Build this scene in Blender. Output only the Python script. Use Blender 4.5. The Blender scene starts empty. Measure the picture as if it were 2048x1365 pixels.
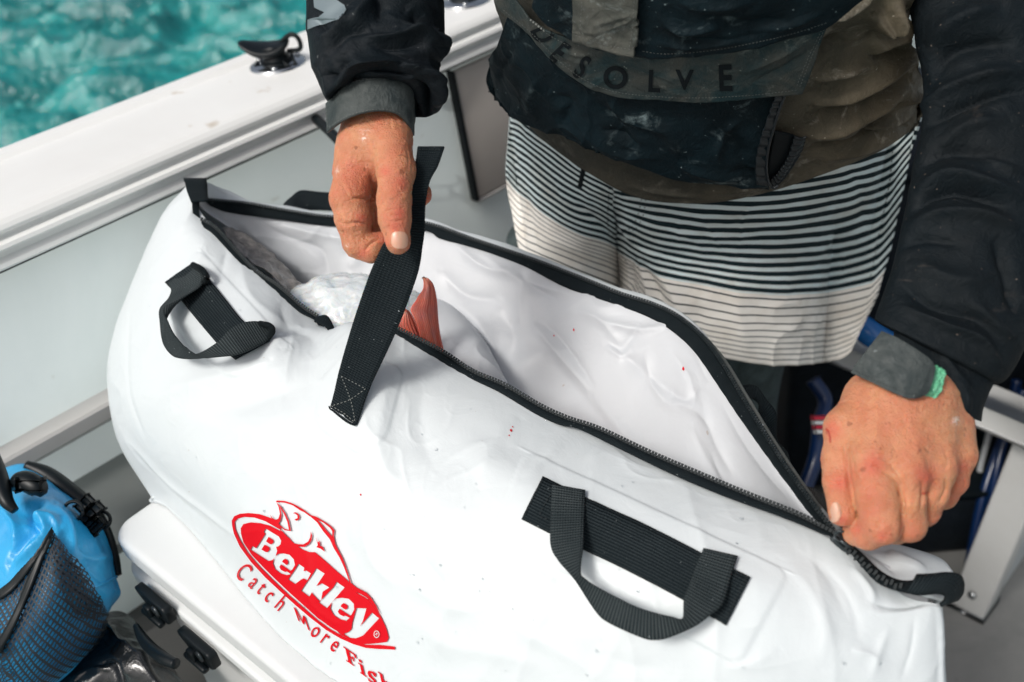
import bpy, bmesh, math, random
import numpy as np
from mathutils import Vector
from mathutils.bvhtree import BVHTree

# ---------------------------------------------------------------- camera, sky, sun, exposure
S = bpy.context.scene
COL = S.collection
FPX = 1991.0                      # focal length in pixels of a 2048-wide frame (35 mm on full frame)
PIT, ROL, HC = math.radians(35.5), math.radians(8), 1.35
cam0 = np.array([0, 0, HC], float)
FW = np.array([0, math.cos(PIT), -math.sin(PIT)])
_R0 = np.array([1.0, 0, 0]); _U0 = np.array([0, math.sin(PIT), math.cos(PIT)])
RT = _R0 * math.cos(ROL) - _U0 * math.sin(ROL)
UP = _U0 * math.cos(ROL) + _R0 * math.sin(ROL)
from mathutils import Matrix
cd = bpy.data.cameras.new('camera'); camo = bpy.data.objects.new('camera', cd); COL.objects.link(camo)
m = Matrix.Identity(4)
for i in range(3):
    m[i][0] = RT[i]; m[i][1] = UP[i]; m[i][2] = -FW[i]; m[i][3] = cam0[i]
camo.matrix_world = m
cd.sensor_width = 36; cd.lens = 35; cd.clip_end = 4000; cd.clip_start = 0.01
cd.dof.use_dof = True; cd.dof.focus_distance = 0.87; cd.dof.aperture_fstop = 4.5
S.camera = camo
W = bpy.data.worlds.new('World'); S.world = W; W.use_nodes = True
nt = W.node_tree; nt.nodes.clear()
sky = nt.nodes.new('ShaderNodeTexSky'); sky.sky_type = 'NISHITA'; sky.sun_disc = False
SUN_EL, SUN_AZ = math.radians(50), math.radians(228)
sky.sun_elevation = SUN_EL; sky.sun_rotation = SUN_AZ; sky.air_density = 1.0; sky.dust_density = 6.0; sky.ozone_density = 1.0
bg = nt.nodes.new('ShaderNodeBackground'); bg.inputs[1].default_value = 0.085
wo = nt.nodes.new('ShaderNodeOutputWorld')
hs = nt.nodes.new('ShaderNodeHueSaturation'); hs.inputs['Saturation'].default_value = .55
nt.links.new(sky.outputs[0], hs.inputs['Color']); nt.links.new(hs.outputs[0], bg.inputs[0]); nt.links.new(bg.outputs[0], wo.inputs[0])
sd = bpy.data.lights.new('sun', 'SUN'); sd.energy = 1.5; sd.angle = math.radians(14); sd.color = (1, 0.97, 0.93)
so = bpy.data.objects.new('sun', sd); COL.objects.link(so)
sdir = Vector((math.sin(SUN_AZ) * math.cos(SUN_EL), math.cos(SUN_AZ) * math.cos(SUN_EL), math.sin(SUN_EL)))
so.rotation_euler = sdir.to_track_quat('Z', 'Y').to_euler()
S.view_settings.view_transform = 'Standard'; S.view_settings.look = 'None'
S.view_settings.exposure = 0.38; S.view_settings.gamma = 1.0

# ---------------------------------------------------------------- geometry helpers
def ray(x, y):
    x = np.asarray(x, float); y = np.asarray(y, float)
    return FW + RT * ((x - 1024) / FPX)[..., None] - UP * ((y - 682.5) / FPX)[..., None]
def P(x, y, d):
    return cam0 + ray(x, y) * np.asarray(d, float)[..., None]
def P3(a):
    a = np.asarray(a, float); return P(a[..., 0], a[..., 1], a[..., 2])
def onz(x, y, z):
    q = ray(x, y); return cam0 + q * ((z - HC) / q[..., 2])[..., None]
def dep(p): return (np.asarray(p) - cam0) @ FW
def px(p):
    q = np.asarray(p) - cam0; d = q @ FW
    return np.stack([1024 + FPX * (q @ RT) / d, 682.5 - FPX * (q @ UP) / d], -1)

def cr1(a, n, axis=0):
    """Catmull-Rom resample of a control array along an axis to n samples"""
    a = np.moveaxis(np.asarray(a, float), axis, 0); k = len(a)
    if k == 2:
        t = np.linspace(0, 1, n).reshape((-1,) + (1,) * (a.ndim - 1)); r = a[0] * (1 - t) + a[1] * t
        return np.moveaxis(r, 0, axis)
    e = np.concatenate([[2 * a[0] - a[1]], a, [2 * a[-1] - a[-2]]])
    t = np.linspace(0, k - 1, n); i = np.minimum(t.astype(int), k - 2); u = (t - i).reshape((-1,) + (1,) * (a.ndim - 1))
    p0, p1, p2, p3 = e[i], e[i + 1], e[i + 2], e[i + 3]
    r = 0.5 * ((2 * p1) + (-p0 + p2) * u + (2 * p0 - 5 * p1 + 4 * p2 - p3) * u**2 + (-p0 + 3 * p1 - 3 * p2 + p3) * u**3)
    return np.moveaxis(r, 0, axis)
def arc(a, n):
    """resample a polyline/curve evenly by arc length"""
    c = cr1(a, 400) if len(a) > 2 else cr1(a, 50)
    s = np.r_[0, np.cumsum(np.linalg.norm(np.diff(c[:, :2], axis=0), axis=1))]; t = np.linspace(0, s[-1], n)
    return np.stack([np.interp(t, s, c[:, k]) for k in range(c.shape[1])], -1)

_rng = np.random.RandomState(7); _T = _rng.rand(32, 32, 32)
def vnoise(p):
    p = np.asarray(p, float); i = np.floor(p).astype(int); f = p - i; f = f * f * (3 - 2 * f); r = 0
    for dx in (0, 1):
        for dy in (0, 1):
            for dz in (0, 1):
                w = (f[..., 0] if dx else 1 - f[..., 0]) * (f[..., 1] if dy else 1 - f[..., 1]) * (f[..., 2] if dz else 1 - f[..., 2])
                r = r + w * _T[(i[..., 0] + dx) & 31, (i[..., 1] + dy) & 31, (i[..., 2] + dz) & 31]
    return r * 2 - 1
def fbm(p, o=3):
    r = 0; a = 1
    for k in range(o): r = r + a * vnoise(p * 2**k + 17.3 * k); a *= .5
    return r
def behind(p, o): v = p - cam0; return p + v / np.linalg.norm(v, axis=-1, keepdims=True) * o
def crinkle(p, f, seed=0.0, thr=.0):
    """sparse crisp creases, where two noise sheets cross zero"""
    wv = vnoise(p * f * .6 + seed + 31.0)[..., None] * .5; a = 1 - np.abs(vnoise(p * f + seed + wv)); b = 1 - np.abs(vnoise(p * f * 1.9 + seed + 7.7 + wv)); msk = np.clip(vnoise(p * f * .5 + 3.3 + seed) * 1.5 + .5 - thr, 0, 1)
    return (np.clip(a - .55, 0, 1) / .45) ** 3 * msk + .4 * (np.clip(b - .6, 0, 1) / .4) ** 3 * msk
def segd(q, pl):
    """distance in pixels from points to a pixel polyline"""
    pl = cr1(pl, max(2, (len(pl) - 1) * 5 + 1)) if len(pl) > 2 else np.asarray(pl, float)
    best = np.full(q.shape[:-1], 1e9)
    for a, b in zip(pl[:-1], pl[1:]):
        ab = b - a; t = np.clip(((q - a) @ ab) / (ab @ ab + 1e-9), 0, 1)
        best = np.minimum(best, np.linalg.norm(q - (a + t[..., None] * ab), axis=-1))
    return best
def folds(q, L):
    """fold relief: (polyline, width, height) ridges and creases laid along the cloth"""
    r = np.zeros(q.shape[:-1])
    for pl, w, h in L:
        lo = np.min(pl, 0) - 3 * w; hi = np.max(pl, 0) + 3 * w
        s = ((q > lo) & (q < hi)).all(-1)
        if not s.any(): continue
        pa = np.asarray(pl, float); d = segd(q[s], pa)
        # fade the fold out towards its ends
        L0 = np.linalg.norm(q[s] - pa[0], axis=-1); L1 = np.linalg.norm(q[s] - pa[-1], axis=-1)
        tot = np.sum(np.linalg.norm(np.diff(pa, axis=0), axis=1)); e = np.clip(np.minimum(L0, L1) / (0.3 * tot + 1), 0.0, 1) ** .7
        r[s] += h * np.exp(-(np.sqrt(d * d + (.2 * w) ** 2) / (.95 * w)) ** 1.35) * e
    return r

def link(name, me, mat=None, parent=None, smooth=True, kind=None):
    o = bpy.data.objects.new(name, me); COL.objects.link(o)
    if mat: me.materials.append(mat)
    if smooth: me.polygons.foreach_set('use_smooth', [True] * len(me.polygons))
    if parent:
        o.parent = parent; o.matrix_parent_inverse = parent.matrix_world.inverted()
    if kind: o['kind'] = kind
    return o
def meshpy(name, V, Fc, mat=None, parent=None, smooth=True, kind=None, uv=None, attr=None):
    me = bpy.data.meshes.new(name); me.from_pydata(np.asarray(V, float).tolist(), [], [list(map(int, f)) for f in Fc]); me.update()
    if uv is not None:
        ul = me.uv_layers.new(name='UVMap'); li = np.zeros(len(me.loops), int); me.loops.foreach_get('vertex_index', li)
        ul.data.foreach_set('uv', np.asarray(uv)[li].astype(np.float32).ravel())
    if attr:
        for k, v in attr.items():
            a = me.attributes.new(k, 'FLOAT', 'POINT'); a.data.foreach_set('value', np.asarray(v, np.float32).ravel())
    return link(name, me, mat, parent, smooth, kind)
def empty(name, loc, label, cat, group=None):
    o = bpy.data.objects.new(name, None); COL.objects.link(o); o.location = loc; o.empty_display_size = .05
    o['label'] = label; o['category'] = cat
    if group: o['group'] = group
    bpy.context.view_layer.update()
    return o
def tag(o, label, cat, group=None):
    o['label'] = label; o['category'] = cat
    if group: o['group'] = group
    return o
def quads(m_, n_, wrap=False):
    i, j = np.meshgrid(np.arange(m_ - 1), np.arange(n_ if wrap else n_ - 1), indexing='ij'); j2 = (j + 1) % n_
    return np.stack([i * n_ + j, (i + 1) * n_ + j, (i + 1) * n_ + j2, i * n_ + j2], -1).reshape(-1, 4)
def gnorm(G):
    N = np.cross(np.gradient(G, axis=0), np.gradient(G, axis=1)); N /= np.linalg.norm(N, axis=-1, keepdims=True) + 1e-12
    if np.mean(np.sum(N * (cam0 - G), -1)) < 0: N = -N
    return N
def sheet(name, G, mat, parent=None, thick=0.0, uv=None, disp=None, smooth=True, kind=None):
    """a grid of points as a sheet with real thickness (outer side faces the camera side)"""
    m_, n_ = G.shape[:2]; N = gnorm(G)
    if disp is not None: G = G + N * disp[..., None]; N = gnorm(G)
    if uv is None:
        u = np.r_[0, np.cumsum(np.linalg.norm(np.diff(G[m_ // 2], axis=0), axis=1))]
        v = np.r_[0, np.cumsum(np.linalg.norm(np.diff(G[:, n_ // 2], axis=0), axis=1))]
        uv = np.stack(np.meshgrid(u, v), -1)
    uv = uv.reshape(-1, 2); Fq = quads(m_, n_)
    a = G[Fq[0][0] // n_, Fq[0][0] % n_]; mid = (m_ // 2 * n_ + n_ // 2) if False else 0
    V = G.reshape(-1, 3); f = Fq[len(Fq) // 2]; fn = np.cross(V[f[1]] - V[f[0]], V[f[3]] - V[f[0]])
    if fn @ N.reshape(-1, 3)[f[0]] < 0: Fq = Fq[:, ::-1]
    if thick > 0:
        K = len(V); V2 = V - N.reshape(-1, 3) * thick; B = np.r_[np.arange(n_), np.arange(1, m_) * n_ + n_ - 1, (m_ - 1) * n_ + np.arange(n_ - 2, -1, -1), np.arange(m_ - 2, 0, -1) * n_]
        R_ = np.stack([B, np.roll(B, -1), np.roll(B, -1) + K, B + K], -1)
        Fq = np.concatenate([Fq, Fq[:, ::-1] + K, R_]); V = np.concatenate([V, V2]); uv = np.concatenate([uv, uv])
    o = meshpy(name, V, Fq, mat, parent, smooth, kind, uv)
    if thick > 0:
        bm = bmesh.new(); bm.from_mesh(o.data); bmesh.ops.recalc_face_normals(bm, faces=bm.faces); bm.to_mesh(o.data); bm.free()
    return o
def loft(name, rings, mat, parent=None, caps=True, disp=None, uv=True, kind=None):
    """rings: (m, n, 3) closed rings"""
    m_, n_ = rings.shape[:2]
    G = rings
    if disp is not None:
        T1 = np.gradient(G, axis=0); T2 = np.roll(G, -1, 1) - np.roll(G, 1, 1); N = np.cross(T1, T2); N /= np.linalg.norm(N, axis=-1, keepdims=True) + 1e-12
        c = G.mean(1, keepdims=True)
        if np.mean(np.sum(N * (G - c), -1)) < 0: N = -N
        G = G + N * disp[..., None]
    V = G.reshape(-1, 3); Fq = quads(m_, n_, True).tolist()
    if caps: Fq += [list(range(n_))[::-1], [(m_ - 1) * n_ + k for k in range(n_)]]
    L = np.r_[0, np.cumsum(np.linalg.norm(np.diff(G.mean(1), axis=0), axis=1))]
    uv = np.stack(np.meshgrid(np.linspace(0, 1, n_), L), -1).reshape(-1, 2)
    o = meshpy(name, V, Fq, mat, parent, True, kind, uv)
    bm = bmesh.new(); bm.from_mesh(o.data); bmesh.ops.recalc_face_normals(bm, faces=bm.faces); bm.to_mesh(o.data); bm.free()
    return o
def tube(name, pts, rad, mat, parent=None, n=12, ns=None, closed=False, kind=None):
    pts = np.asarray(pts, float); c = cr1(pts, ns or max(2, (len(pts) - 1) * 8 + 1)) if len(pts) > 2 else pts
    r = np.full(len(c), rad) if np.isscalar(rad) else cr1(np.asarray(rad, float), len(c))
    T = np.gradient(c, axis=0); T /= np.linalg.norm(T, axis=1, keepdims=True)
    ref = np.array([.3, .2, .93]); X = np.cross(T, ref); X /= np.linalg.norm(X, axis=1, keepdims=True); Y = np.cross(T, X)
    a = np.linspace(0, 2 * np.pi, n, endpoint=False)
    rings = c[:, None] + r[:, None, None] * (np.cos(a)[None, :, None] * X[:, None] + np.sin(a)[None, :, None] * Y[:, None])
    return loft(name, rings, mat, parent, kind=kind)
def box(name, c, half, axes, mat, parent=None, bev=.003, seg=2, kind=None):
    """oriented box: centre, half sizes, 3 unit axes"""
    bm = bmesh.new(); bmesh.ops.create_cube(bm, size=2)
    for v in bm.verts: v.co = Vector(v.co.x * half[0] * np.array(axes[0]) + v.co.y * half[1] * np.array(axes[1]) + v.co.z * half[2] * np.array(axes[2])) + Vector(c)
    if bev: bmesh.ops.bevel(bm, geom=bm.edges[:], offset=bev, segments=seg, affect='EDGES', profile=.5)
    bmesh.ops.recalc_face_normals(bm, faces=bm.faces)
    me = bpy.data.meshes.new(name); bm.to_mesh(me); bm.free(); return link(name, me, mat, parent, smooth=True if bev else False, kind=kind)
def prism(name, poly, axis, mat, parent=None, bev=0.0, seg=2, kind=None):
    """extrude a 3D polygon along a vector"""
    bm = bmesh.new(); vs = [bm.verts.new(p) for p in poly]; f = bm.faces.new(vs)
    r = bmesh.ops.extrude_face_region(bm, geom=[f]); bmesh.ops.translate(bm, vec=Vector(axis), verts=[v for v in r['geom'] if isinstance(v, bmesh.types.BMVert)])
    if bev: bmesh.ops.bevel(bm, geom=bm.edges[:], offset=bev, segments=seg, affect='EDGES', profile=.5)
    bmesh.ops.recalc_face_normals(bm, faces=bm.faces)
    me = bpy.data.meshes.new(name); bm.to_mesh(me); bm.free(); return link(name, me, mat, parent, smooth=bool(bev), kind=kind)
def bvh_of(*obs):
    V = []; Fc = []
    for o in obs:
        k = len(V); mw = o.matrix_world; V += [mw @ v.co for v in o.data.vertices]; Fc += [[i + k for i in p.vertices] for p in o.data.polygons]
    return BVHTree.FromPolygons(V, Fc)
def drape(pts_px, bv, off, lift=None):
    """lay pixel-plotted outline points onto a surface: point on the surface plus an offset along its normal"""
    out = np.zeros((len(pts_px), 3)); D = ray(pts_px[:, 0], pts_px[:, 1]); c = Vector(cam0)
    for i, d in enumerate(D):
        dv = Vector(d).normalized(); h = bv.ray_cast(c, dv)
        if h[0] is None:
            q = None
            near = bv.find_nearest(c + dv * (lift or .85) * 1.05)
            h = near
        n_ = h[1]
        if n_.dot(dv) > 0: n_ = -n_
        out[i] = h[0] + n_ * off
    return out
def drape_sheet(name, top, bot, bv, off, mat, parent=None, m_=6, n_=60, thick=.0008, disp=None, lift=None, kind=None):
    A = arc(top, n_); B = arc(bot, n_); t = np.linspace(0, 1, m_)[:, None, None]; Q = A[None] * (1 - t) + B[None] * t
    G = drape(Q.reshape(-1, 2), bv, off, lift).reshape(m_, n_, 3)
    return sheet(name, G, mat, parent, thick, disp=disp, kind=kind)
def fill2d(polys, cell=6.0):
    """planar fill of outlines (with holes) cut into small cells; returns verts (x,y) and faces"""
    cu = bpy.data.curves.new('outline', 'CURVE'); cu.dimensions = '2D'; cu.fill_mode = 'BOTH'
    for pl in polys:
        sp = cu.splines.new('POLY'); sp.points.add(len(pl) - 1); sp.use_cyclic_u = True
        for k, q in enumerate(pl): sp.points[k].co = (q[0], q[1], 0, 1)
    return _curve_cells(cu, cell)
def _curve_cells(cu, cell, xf=None):
    o = bpy.data.objects.new('outline', cu); COL.objects.link(o); bpy.context.view_layer.update()
    dg = bpy.context.evaluated_depsgraph_get(); me = bpy.data.meshes.new_from_object(o.evaluated_get(dg))
    bm = bmesh.new(); bm.from_mesh(me); bpy.data.objects.remove(o); bpy.data.meshes.remove(me); bpy.data.curves.remove(cu)
    bmesh.ops.remove_doubles(bm, verts=bm.verts, dist=1e-5)
    if xf:
        for v in bm.verts: v.co = Vector((*xf(v.co.x, v.co.y), 0))
    if cell:
        xs = [v.co.x for v in bm.verts]; ys = [v.co.y for v in bm.verts]
        for ax, lo, hi in ((0, min(xs), max(xs)), (1, min(ys), max(ys))):
            k = lo + cell
            while k < hi:
                bmesh.ops.bisect_plane(bm, geom=bm.verts[:] + bm.edges[:] + bm.faces[:], plane_co=(k, 0, 0) if ax == 0 else (0, k, 0), plane_no=(1, 0, 0) if ax == 0 else (0, 1, 0)); k += cell
    bm.verts.ensure_lookup_table(); V = np.array([v.co[:2] for v in bm.verts]); Fc = [[v.index for v in f.verts] for f in bm.faces]; bm.free(); return V, Fc
def decal(name, polys, bv, off, mat, parent, cell=6.0, thick=0):
    V, Fc = fill2d(polys, cell); return _dec(name, V, Fc, bv, off, mat, parent)
def _dec(name, V, Fc, bv, off, mat, parent):
    G = drape(V, bv, off); o = meshpy(name, G, Fc, mat, parent)
    return o
def lettering(name, ch, xf, bv, off, mat, parent, cell=5.0, offset=0.0, bold=0):
    cu = bpy.data.curves.new('t', 'FONT'); cu.body = ch; cu.size = 1; cu.align_x = 'CENTER'; cu.align_y = 'CENTER'; cu.offset = bold; cu.resolution_u = 4
    V, Fc = _curve_cells(cu, cell, xf); return _dec(name, V, Fc, bv, off, mat, parent)
def stitches(name, pl, bv, off, mat, parent, dash=5, gap=3.5, w=1.6):
    """a run of stitches: little raised dashes along a seam"""
    L = np.sum(np.linalg.norm(np.diff(np.asarray(pl, float), axis=0), axis=1)); n_ = max(2, int(L / (dash + gap))); V = []; Fc = []
    c = arc(pl, n_ * 2 + 1)
    for k in range(n_):
        a, b = c[2 * k], c[2 * k + 1]; t = (b - a) / (np.linalg.norm(b - a) + 1e-9); s = np.array([-t[1], t[0]]) * w / 2
        for q in (a - s, b - s, b + s, a + s): V.append(q)
        Fc.append([4 * k, 4 * k + 1, 4 * k + 2, 4 * k + 3])
    return _dec(name, np.array(V), Fc, bv, off, mat, parent)

# ---------------------------------------------------------------- implicit surfaces (bodies)
def sdcap(X, a, b, ra, rb, n=None, s=1.0):
    """tapered capsule, optionally flattened by s along n"""
    a = np.asarray(a, float); b = np.asarray(b, float)
    if n is not None:
        M = np.eye(3) + (1 / s - 1) * np.outer(n, n); X = X @ M.T.astype(np.float32); a = M @ a; b = M @ b
    ab = b - a; t = np.clip(((X - a.astype(np.float32)) @ ab.astype(np.float32)) / max(ab @ ab, 1e-12), 0, 1)
    d = np.linalg.norm(X - a.astype(np.float32) - t[..., None] * ab.astype(np.float32), axis=-1) - (ra + (rb - ra) * t)
    return d * (s ** .5 if n is not None else 1)
def smin(a, b, k):
    h = np.clip(.5 + .5 * (b - a) / k, 0, 1); return b * (1 - h) + a * h - k * h * (1 - h)
def surfnets(Fv, org, h):
    s = Fv < 0; nx, ny, nz = Fv.shape
    cnt = np.zeros((nx - 1, ny - 1, nz - 1), np.float32); acc = np.zeros((nx - 1, ny - 1, nz - 1, 3), np.float32)
    def sub(o, A): return A[o[0]:nx - 1 + o[0], o[1]:ny - 1 + o[1], o[2]:nz - 1 + o[2]]
    for ax in range(3):
        for u in (0, 1):
            for v in (0, 1):
                o = [0, 0, 0]; oth = [k for k in range(3) if k != ax]; o[oth[0]] = u; o[oth[1]] = v; o2 = list(o); o2[ax] = 1
                A, B = sub(o, Fv), sub(o2, Fv); c = (A < 0) != (B < 0); t = np.where(c, A / np.where(c, A - B, 1), 0)
                cnt += c; e = np.zeros(3); 
                for k in range(3): acc[..., k] += c * (o[k] + (t if k == ax else 0))
    m_ = cnt > 0; idx = -np.ones(m_.shape, np.int64); idx[m_] = np.arange(m_.sum())
    V = (np.argwhere(m_) + acc[m_] / cnt[m_][:, None]) * h + org; Fc = []
    for ax in range(3):
        o1, o2 = [k for k in range(3) if k != ax]
        sl = [slice(None)] * 3; sl[ax] = slice(0, -1); sl2 = list(sl); sl2[ax] = slice(1, None)
        A, B = s[tuple(sl)], s[tuple(sl2)]; E = np.argwhere(A != B); E = E[(E[:, o1] > 0) & (E[:, o2] > 0) & (E[:, o1] < Fv.shape[o1] - 1) & (E[:, o2] < Fv.shape[o2] - 1)]
        sg = A[tuple(E.T)]; q = []
        for u, v in ((-1, -1), (0, -1), (0, 0), (-1, 0)):
            e = E.copy(); e[:, o1] += u; e[:, o2] += v; q.append(idx[tuple(e.T)])
        q = np.stack(q, -1); fl = sg if ax != 1 else ~sg
        q[~fl] = q[~fl][:, ::-1]; Fc.append(q)
    return V, np.concatenate(Fc)
def mesh_sdf(fn, lo, hi, h):
    lo = np.asarray(lo, float); hi = np.asarray(hi, float); n_ = np.ceil((hi - lo) / h).astype(int)
    ax = [lo[k] + np.arange(n_[k]) * h for k in range(3)]
    X = np.stack(np.meshgrid(*ax, indexing='ij'), -1).astype(np.float32); return surfnets(fn(X).astype(np.float32), lo, h)
def laplace(V, Fc, it, lam=.5):
    E = np.concatenate([Fc[:, [0, 1]], Fc[:, [1, 2]], Fc[:, [2, 3]], Fc[:, [3, 0]]]); E = np.concatenate([E, E[:, ::-1]])
    deg = np.bincount(E[:, 0], minlength=len(V))[:, None]
    for _ in range(it):
        A = np.stack([np.bincount(E[:, 0], weights=V[E[:, 1], k], minlength=len(V)) for k in range(3)], -1) / np.maximum(deg, 1); V = V + lam * (A - V)
    return V
def vnormals(V, Fc):
    n_ = np.cross(V[Fc[:, 2]] - V[Fc[:, 0]], V[Fc[:, 3]] - V[Fc[:, 1]]); N = np.zeros_like(V)
    for k in range(4):
        for j in range(3): N[:, j] += np.bincount(Fc[:, k], weights=n_[:, j], minlength=len(V))
    return N / (np.linalg.norm(N, axis=1, keepdims=True) + 1e-12)

# ---------------------------------------------------------------- materials
def mat(name, col, rough=.5, metal=0, spec=.5, coat=0, sss=None, trans=0, **k):
    m_ = bpy.data.materials.new(name); m_.use_nodes = True; b = m_.node_tree.nodes['Principled BSDF']
    b.inputs['Base Color'].default_value = (*col, 1); b.inputs['Roughness'].default_value = rough; b.inputs['Metallic'].default_value = metal
    b.inputs['Specular IOR Level'].default_value = spec; b.inputs['Coat Weight'].default_value = coat
    if coat: b.inputs['Coat Roughness'].default_value = k.get('coatr', .15)
    if sss: b.inputs['Subsurface Weight'].default_value = 1; b.inputs['Subsurface Radius'].default_value = sss[1]; b.inputs['Subsurface Scale'].default_value = sss[0]
    if trans: b.inputs['Transmission Weight'].default_value = trans
    if 'sheen' in k: b.inputs['Sheen Weight'].default_value = k['sheen']; b.inputs['Sheen Roughness'].default_value = .4
    return m_
class NT:
    def __init__(s, m_): s.t = m_.node_tree; s.b = s.t.nodes['Principled BSDF']
    def n(s, ty, **kw):
        x = s.t.nodes.new(ty)
        for k, v in kw.items():
            if k.startswith('i_'): x.inputs[int(k[2:]) if k[2:].isdigit() else k[2:]].default_value = v
            else: setattr(x, k, v)
        return x
    def l(s, a, b): s.t.links.new(a, b)
    def coord(s, uv=False, scale=(1, 1, 1), rot=(0, 0, 0)):
        c = s.n('ShaderNodeTexCoord'); mp = s.n('ShaderNodeMapping'); mp.inputs['Scale'].default_value = scale; mp.inputs['Rotation'].default_value = rot
        s.l(c.outputs['UV' if uv else 'Object'], mp.inputs[0]); return mp.outputs[0]
    def noise(s, co, sc, det=4, rough=.5, dist=0):
        x = s.n('ShaderNodeTexNoise'); x.inputs['Scale'].default_value = sc; x.inputs['Detail'].default_value = det; x.inputs['Roughness'].default_value = rough; x.inputs['Distortion'].default_value = dist; s.l(co, x.inputs['Vector']); return x.outputs['Fac']
    def ramp(s, f, stops, inter='LINEAR'):
        r = s.n('ShaderNodeValToRGB'); e = r.color_ramp.elements; r.color_ramp.interpolation = inter
        while len(e) < len(stops): e.new(.5)
        for k, (p, c) in enumerate(stops): e[k].position = p; e[k].color = (*c, 1) if len(c) == 3 else c
        s.l(f, r.inputs[0]); return r.outputs[0]
    def mix(s, f, a, b, bt='MIX'):
        x = s.n('ShaderNodeMix', data_type='RGBA', blend_type=bt)
        if isinstance(f, (int, float)): x.inputs[0].default_value = f
        else: s.l(f, x.inputs[0])
        for v, i in ((a, 6), (b, 7)):
            if isinstance(v, tuple): x.inputs[i].default_value = (*v, 1)
            else: s.l(v, x.inputs[i])
        return x.outputs[2]
    def math(s, op, a, b=0.0, c=None):
        x = s.n('ShaderNodeMath', operation=op)
        for v, i in ((a, 0), (b, 1)) + (((c, 2),) if c is not None else ()):
            if isinstance(v, (int, float)): x.inputs[i].default_value = v
            else: s.l(v, x.inputs[i])
        return x.outputs[0]
    def bump(s, h, st=.3, dist=.001, prev=None):
        x = s.n('ShaderNodeBump'); x.inputs['Strength'].default_value = st; x.inputs['Distance'].default_value = dist; s.l(h, x.inputs['Height'])
        if prev is not None: s.l(prev, x.inputs['Normal'])
        s.l(x.outputs[0], s.b.inputs['Normal']); return x.outputs[0]
    def base(s, c): s.l(c, s.b.inputs['Base Color'])
    def rough(s, c): s.l(c, s.b.inputs['Roughness'])
BW = ((0, (0, 0, 0)), (1, (1, 1, 1)))
def m_cloth(name, col, stain=None, st_lo=.56, st_hi=.72, rough=.65, scale=14, weave=900, spec=.18, alt=None):
    m_ = mat(name, col, rough, spec=spec); t = NT(m_); co = t.coord()
    c = t.mix(t.ramp(t.noise(co, scale * 2.2, 6, .65, .8), ((.38, (0, 0, 0)), (.62, (1, 1, 1)))), col, alt or tuple(x * 1.6 for x in col))
    if stain:
        f = t.ramp(t.noise(co, scale * 1.8, 8, .7, 1.6), ((st_lo, (0, 0, 0)), (st_hi, (1, 1, 1))))
        f2 = t.ramp(t.noise(co, scale * 12, 4, .7), ((.42, (0, 0, 0)), (.62, (1, 1, 1))))
        c = t.mix(t.math('MULTIPLY', t.math('MULTIPLY', f, f2), .8), c, stain)
        sp = t.ramp(t.noise(co, 260, 1, .5), ((.76, (0, 0, 0)), (.80, (1, 1, 1)))); c = t.mix(t.math('MULTIPLY', sp, .7), c, stain)
    t.base(c); b = t.bump(t.noise(co, weave, 2), .25, .0006); t.bump(t.noise(co, 90, 6, .68, 1.0), .6, .0035, b)
    return m_
def m_web(name, col=(.004, .009, .012), pitch=.0016, light=(.032, .042, .046)):
    """ribbed polyester webbing: ribs across the strap, fine warp along it (UV in metres)"""
    m_ = mat(name, col, .7, spec=.18); t = NT(m_); co = t.coord(uv=True)
    w = t.n('ShaderNodeTexWave', wave_type='BANDS', bands_direction='X', wave_profile='SIN'); w.inputs['Scale'].default_value = .314 / pitch / 1.0; w.inputs['Distortion'].default_value = .35; w.inputs['Detail'].default_value = 2; w.inputs['Detail Scale'].default_value = 30
    t.l(co, w.inputs['Vector'])
    w2 = t.n('ShaderNodeTexWave', wave_type='BANDS', bands_direction='Y', wave_profile='SIN'); w2.inputs['Scale'].default_value = .314 / pitch * .9; t.l(co, w2.inputs['Vector'])
    h = t.math('ADD', w.outputs['Fac'], t.math('MULTIPLY', w2.outputs['Fac'], .45))
    ob = t.coord(); nz = t.noise(ob, 25, 5, .6)
    f = t.math('MULTIPLY', t.math('POWER', w.outputs['Fac'], 2.0), t.ramp(nz, ((.3, (.3, .3, .3)), (.7, (1, 1, 1)))))
    c = t.mix(f, col, light); sp = t.ramp(t.noise(ob, 420, 1, .5), ((.77, (0, 0, 0)), (.80, (1, 1, 1)))); t.base(t.mix(t.math('MULTIPLY', sp, .5), c, (.5, .55, .56)))
    t.bump(h, .9, .0007); return m_
M = {}
def m_pvc(name, col, rough, bump, tint, coat=.25):
    m_ = mat(name, col, rough, spec=.5, coat=coat, coatr=.22); t = NT(m_); co = t.coord()
    dirt = t.ramp(t.noise(co, 5, 6, .62, .5), ((.45, (0, 0, 0)), (.75, (1, 1, 1))))
    c = t.mix(t.math('MULTIPLY', dirt, .35), col, tint)
    sp = t.ramp(t.noise(co, 120, 2, .5), ((.775, (0, 0, 0)), (.80, (1, 1, 1)))); c = t.mix(t.math('MULTIPLY', sp, .55), c, (.42, .34, .28)); t.base(c)
    b = t.bump(t.noise(co, 1400, 1), .12, .0003); b = t.bump(t.noise(co, 26, 6, .55, .6), bump, .004, b); return m_
M['bag'] = m_pvc('white_pvc', (.64, .685, .70), .5, .3, (.53, .59, .62), .15)
M['lining'] = m_pvc('lining_film', (.58, .605, .63), .5, .35, (.48, .49, .52), .12)
M['web'] = m_web('webbing_black'); M['loop'] = m_web('webbing_loop', (.014, .022, .025), .0024, (.075, .088, .09)); M['webfine'] = m_web('webbing_fine', pitch=.0024)
M['tape'] = m_web('zip_tape', (.008, .014, .018), .0009, (.02, .028, .03))
M['teeth'] = mat('zip_teeth', (.008, .013, .015), .6, spec=.25)
M['slider'] = mat('slider_metal', (.05, .06, .065), .28, metal=.6)
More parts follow.
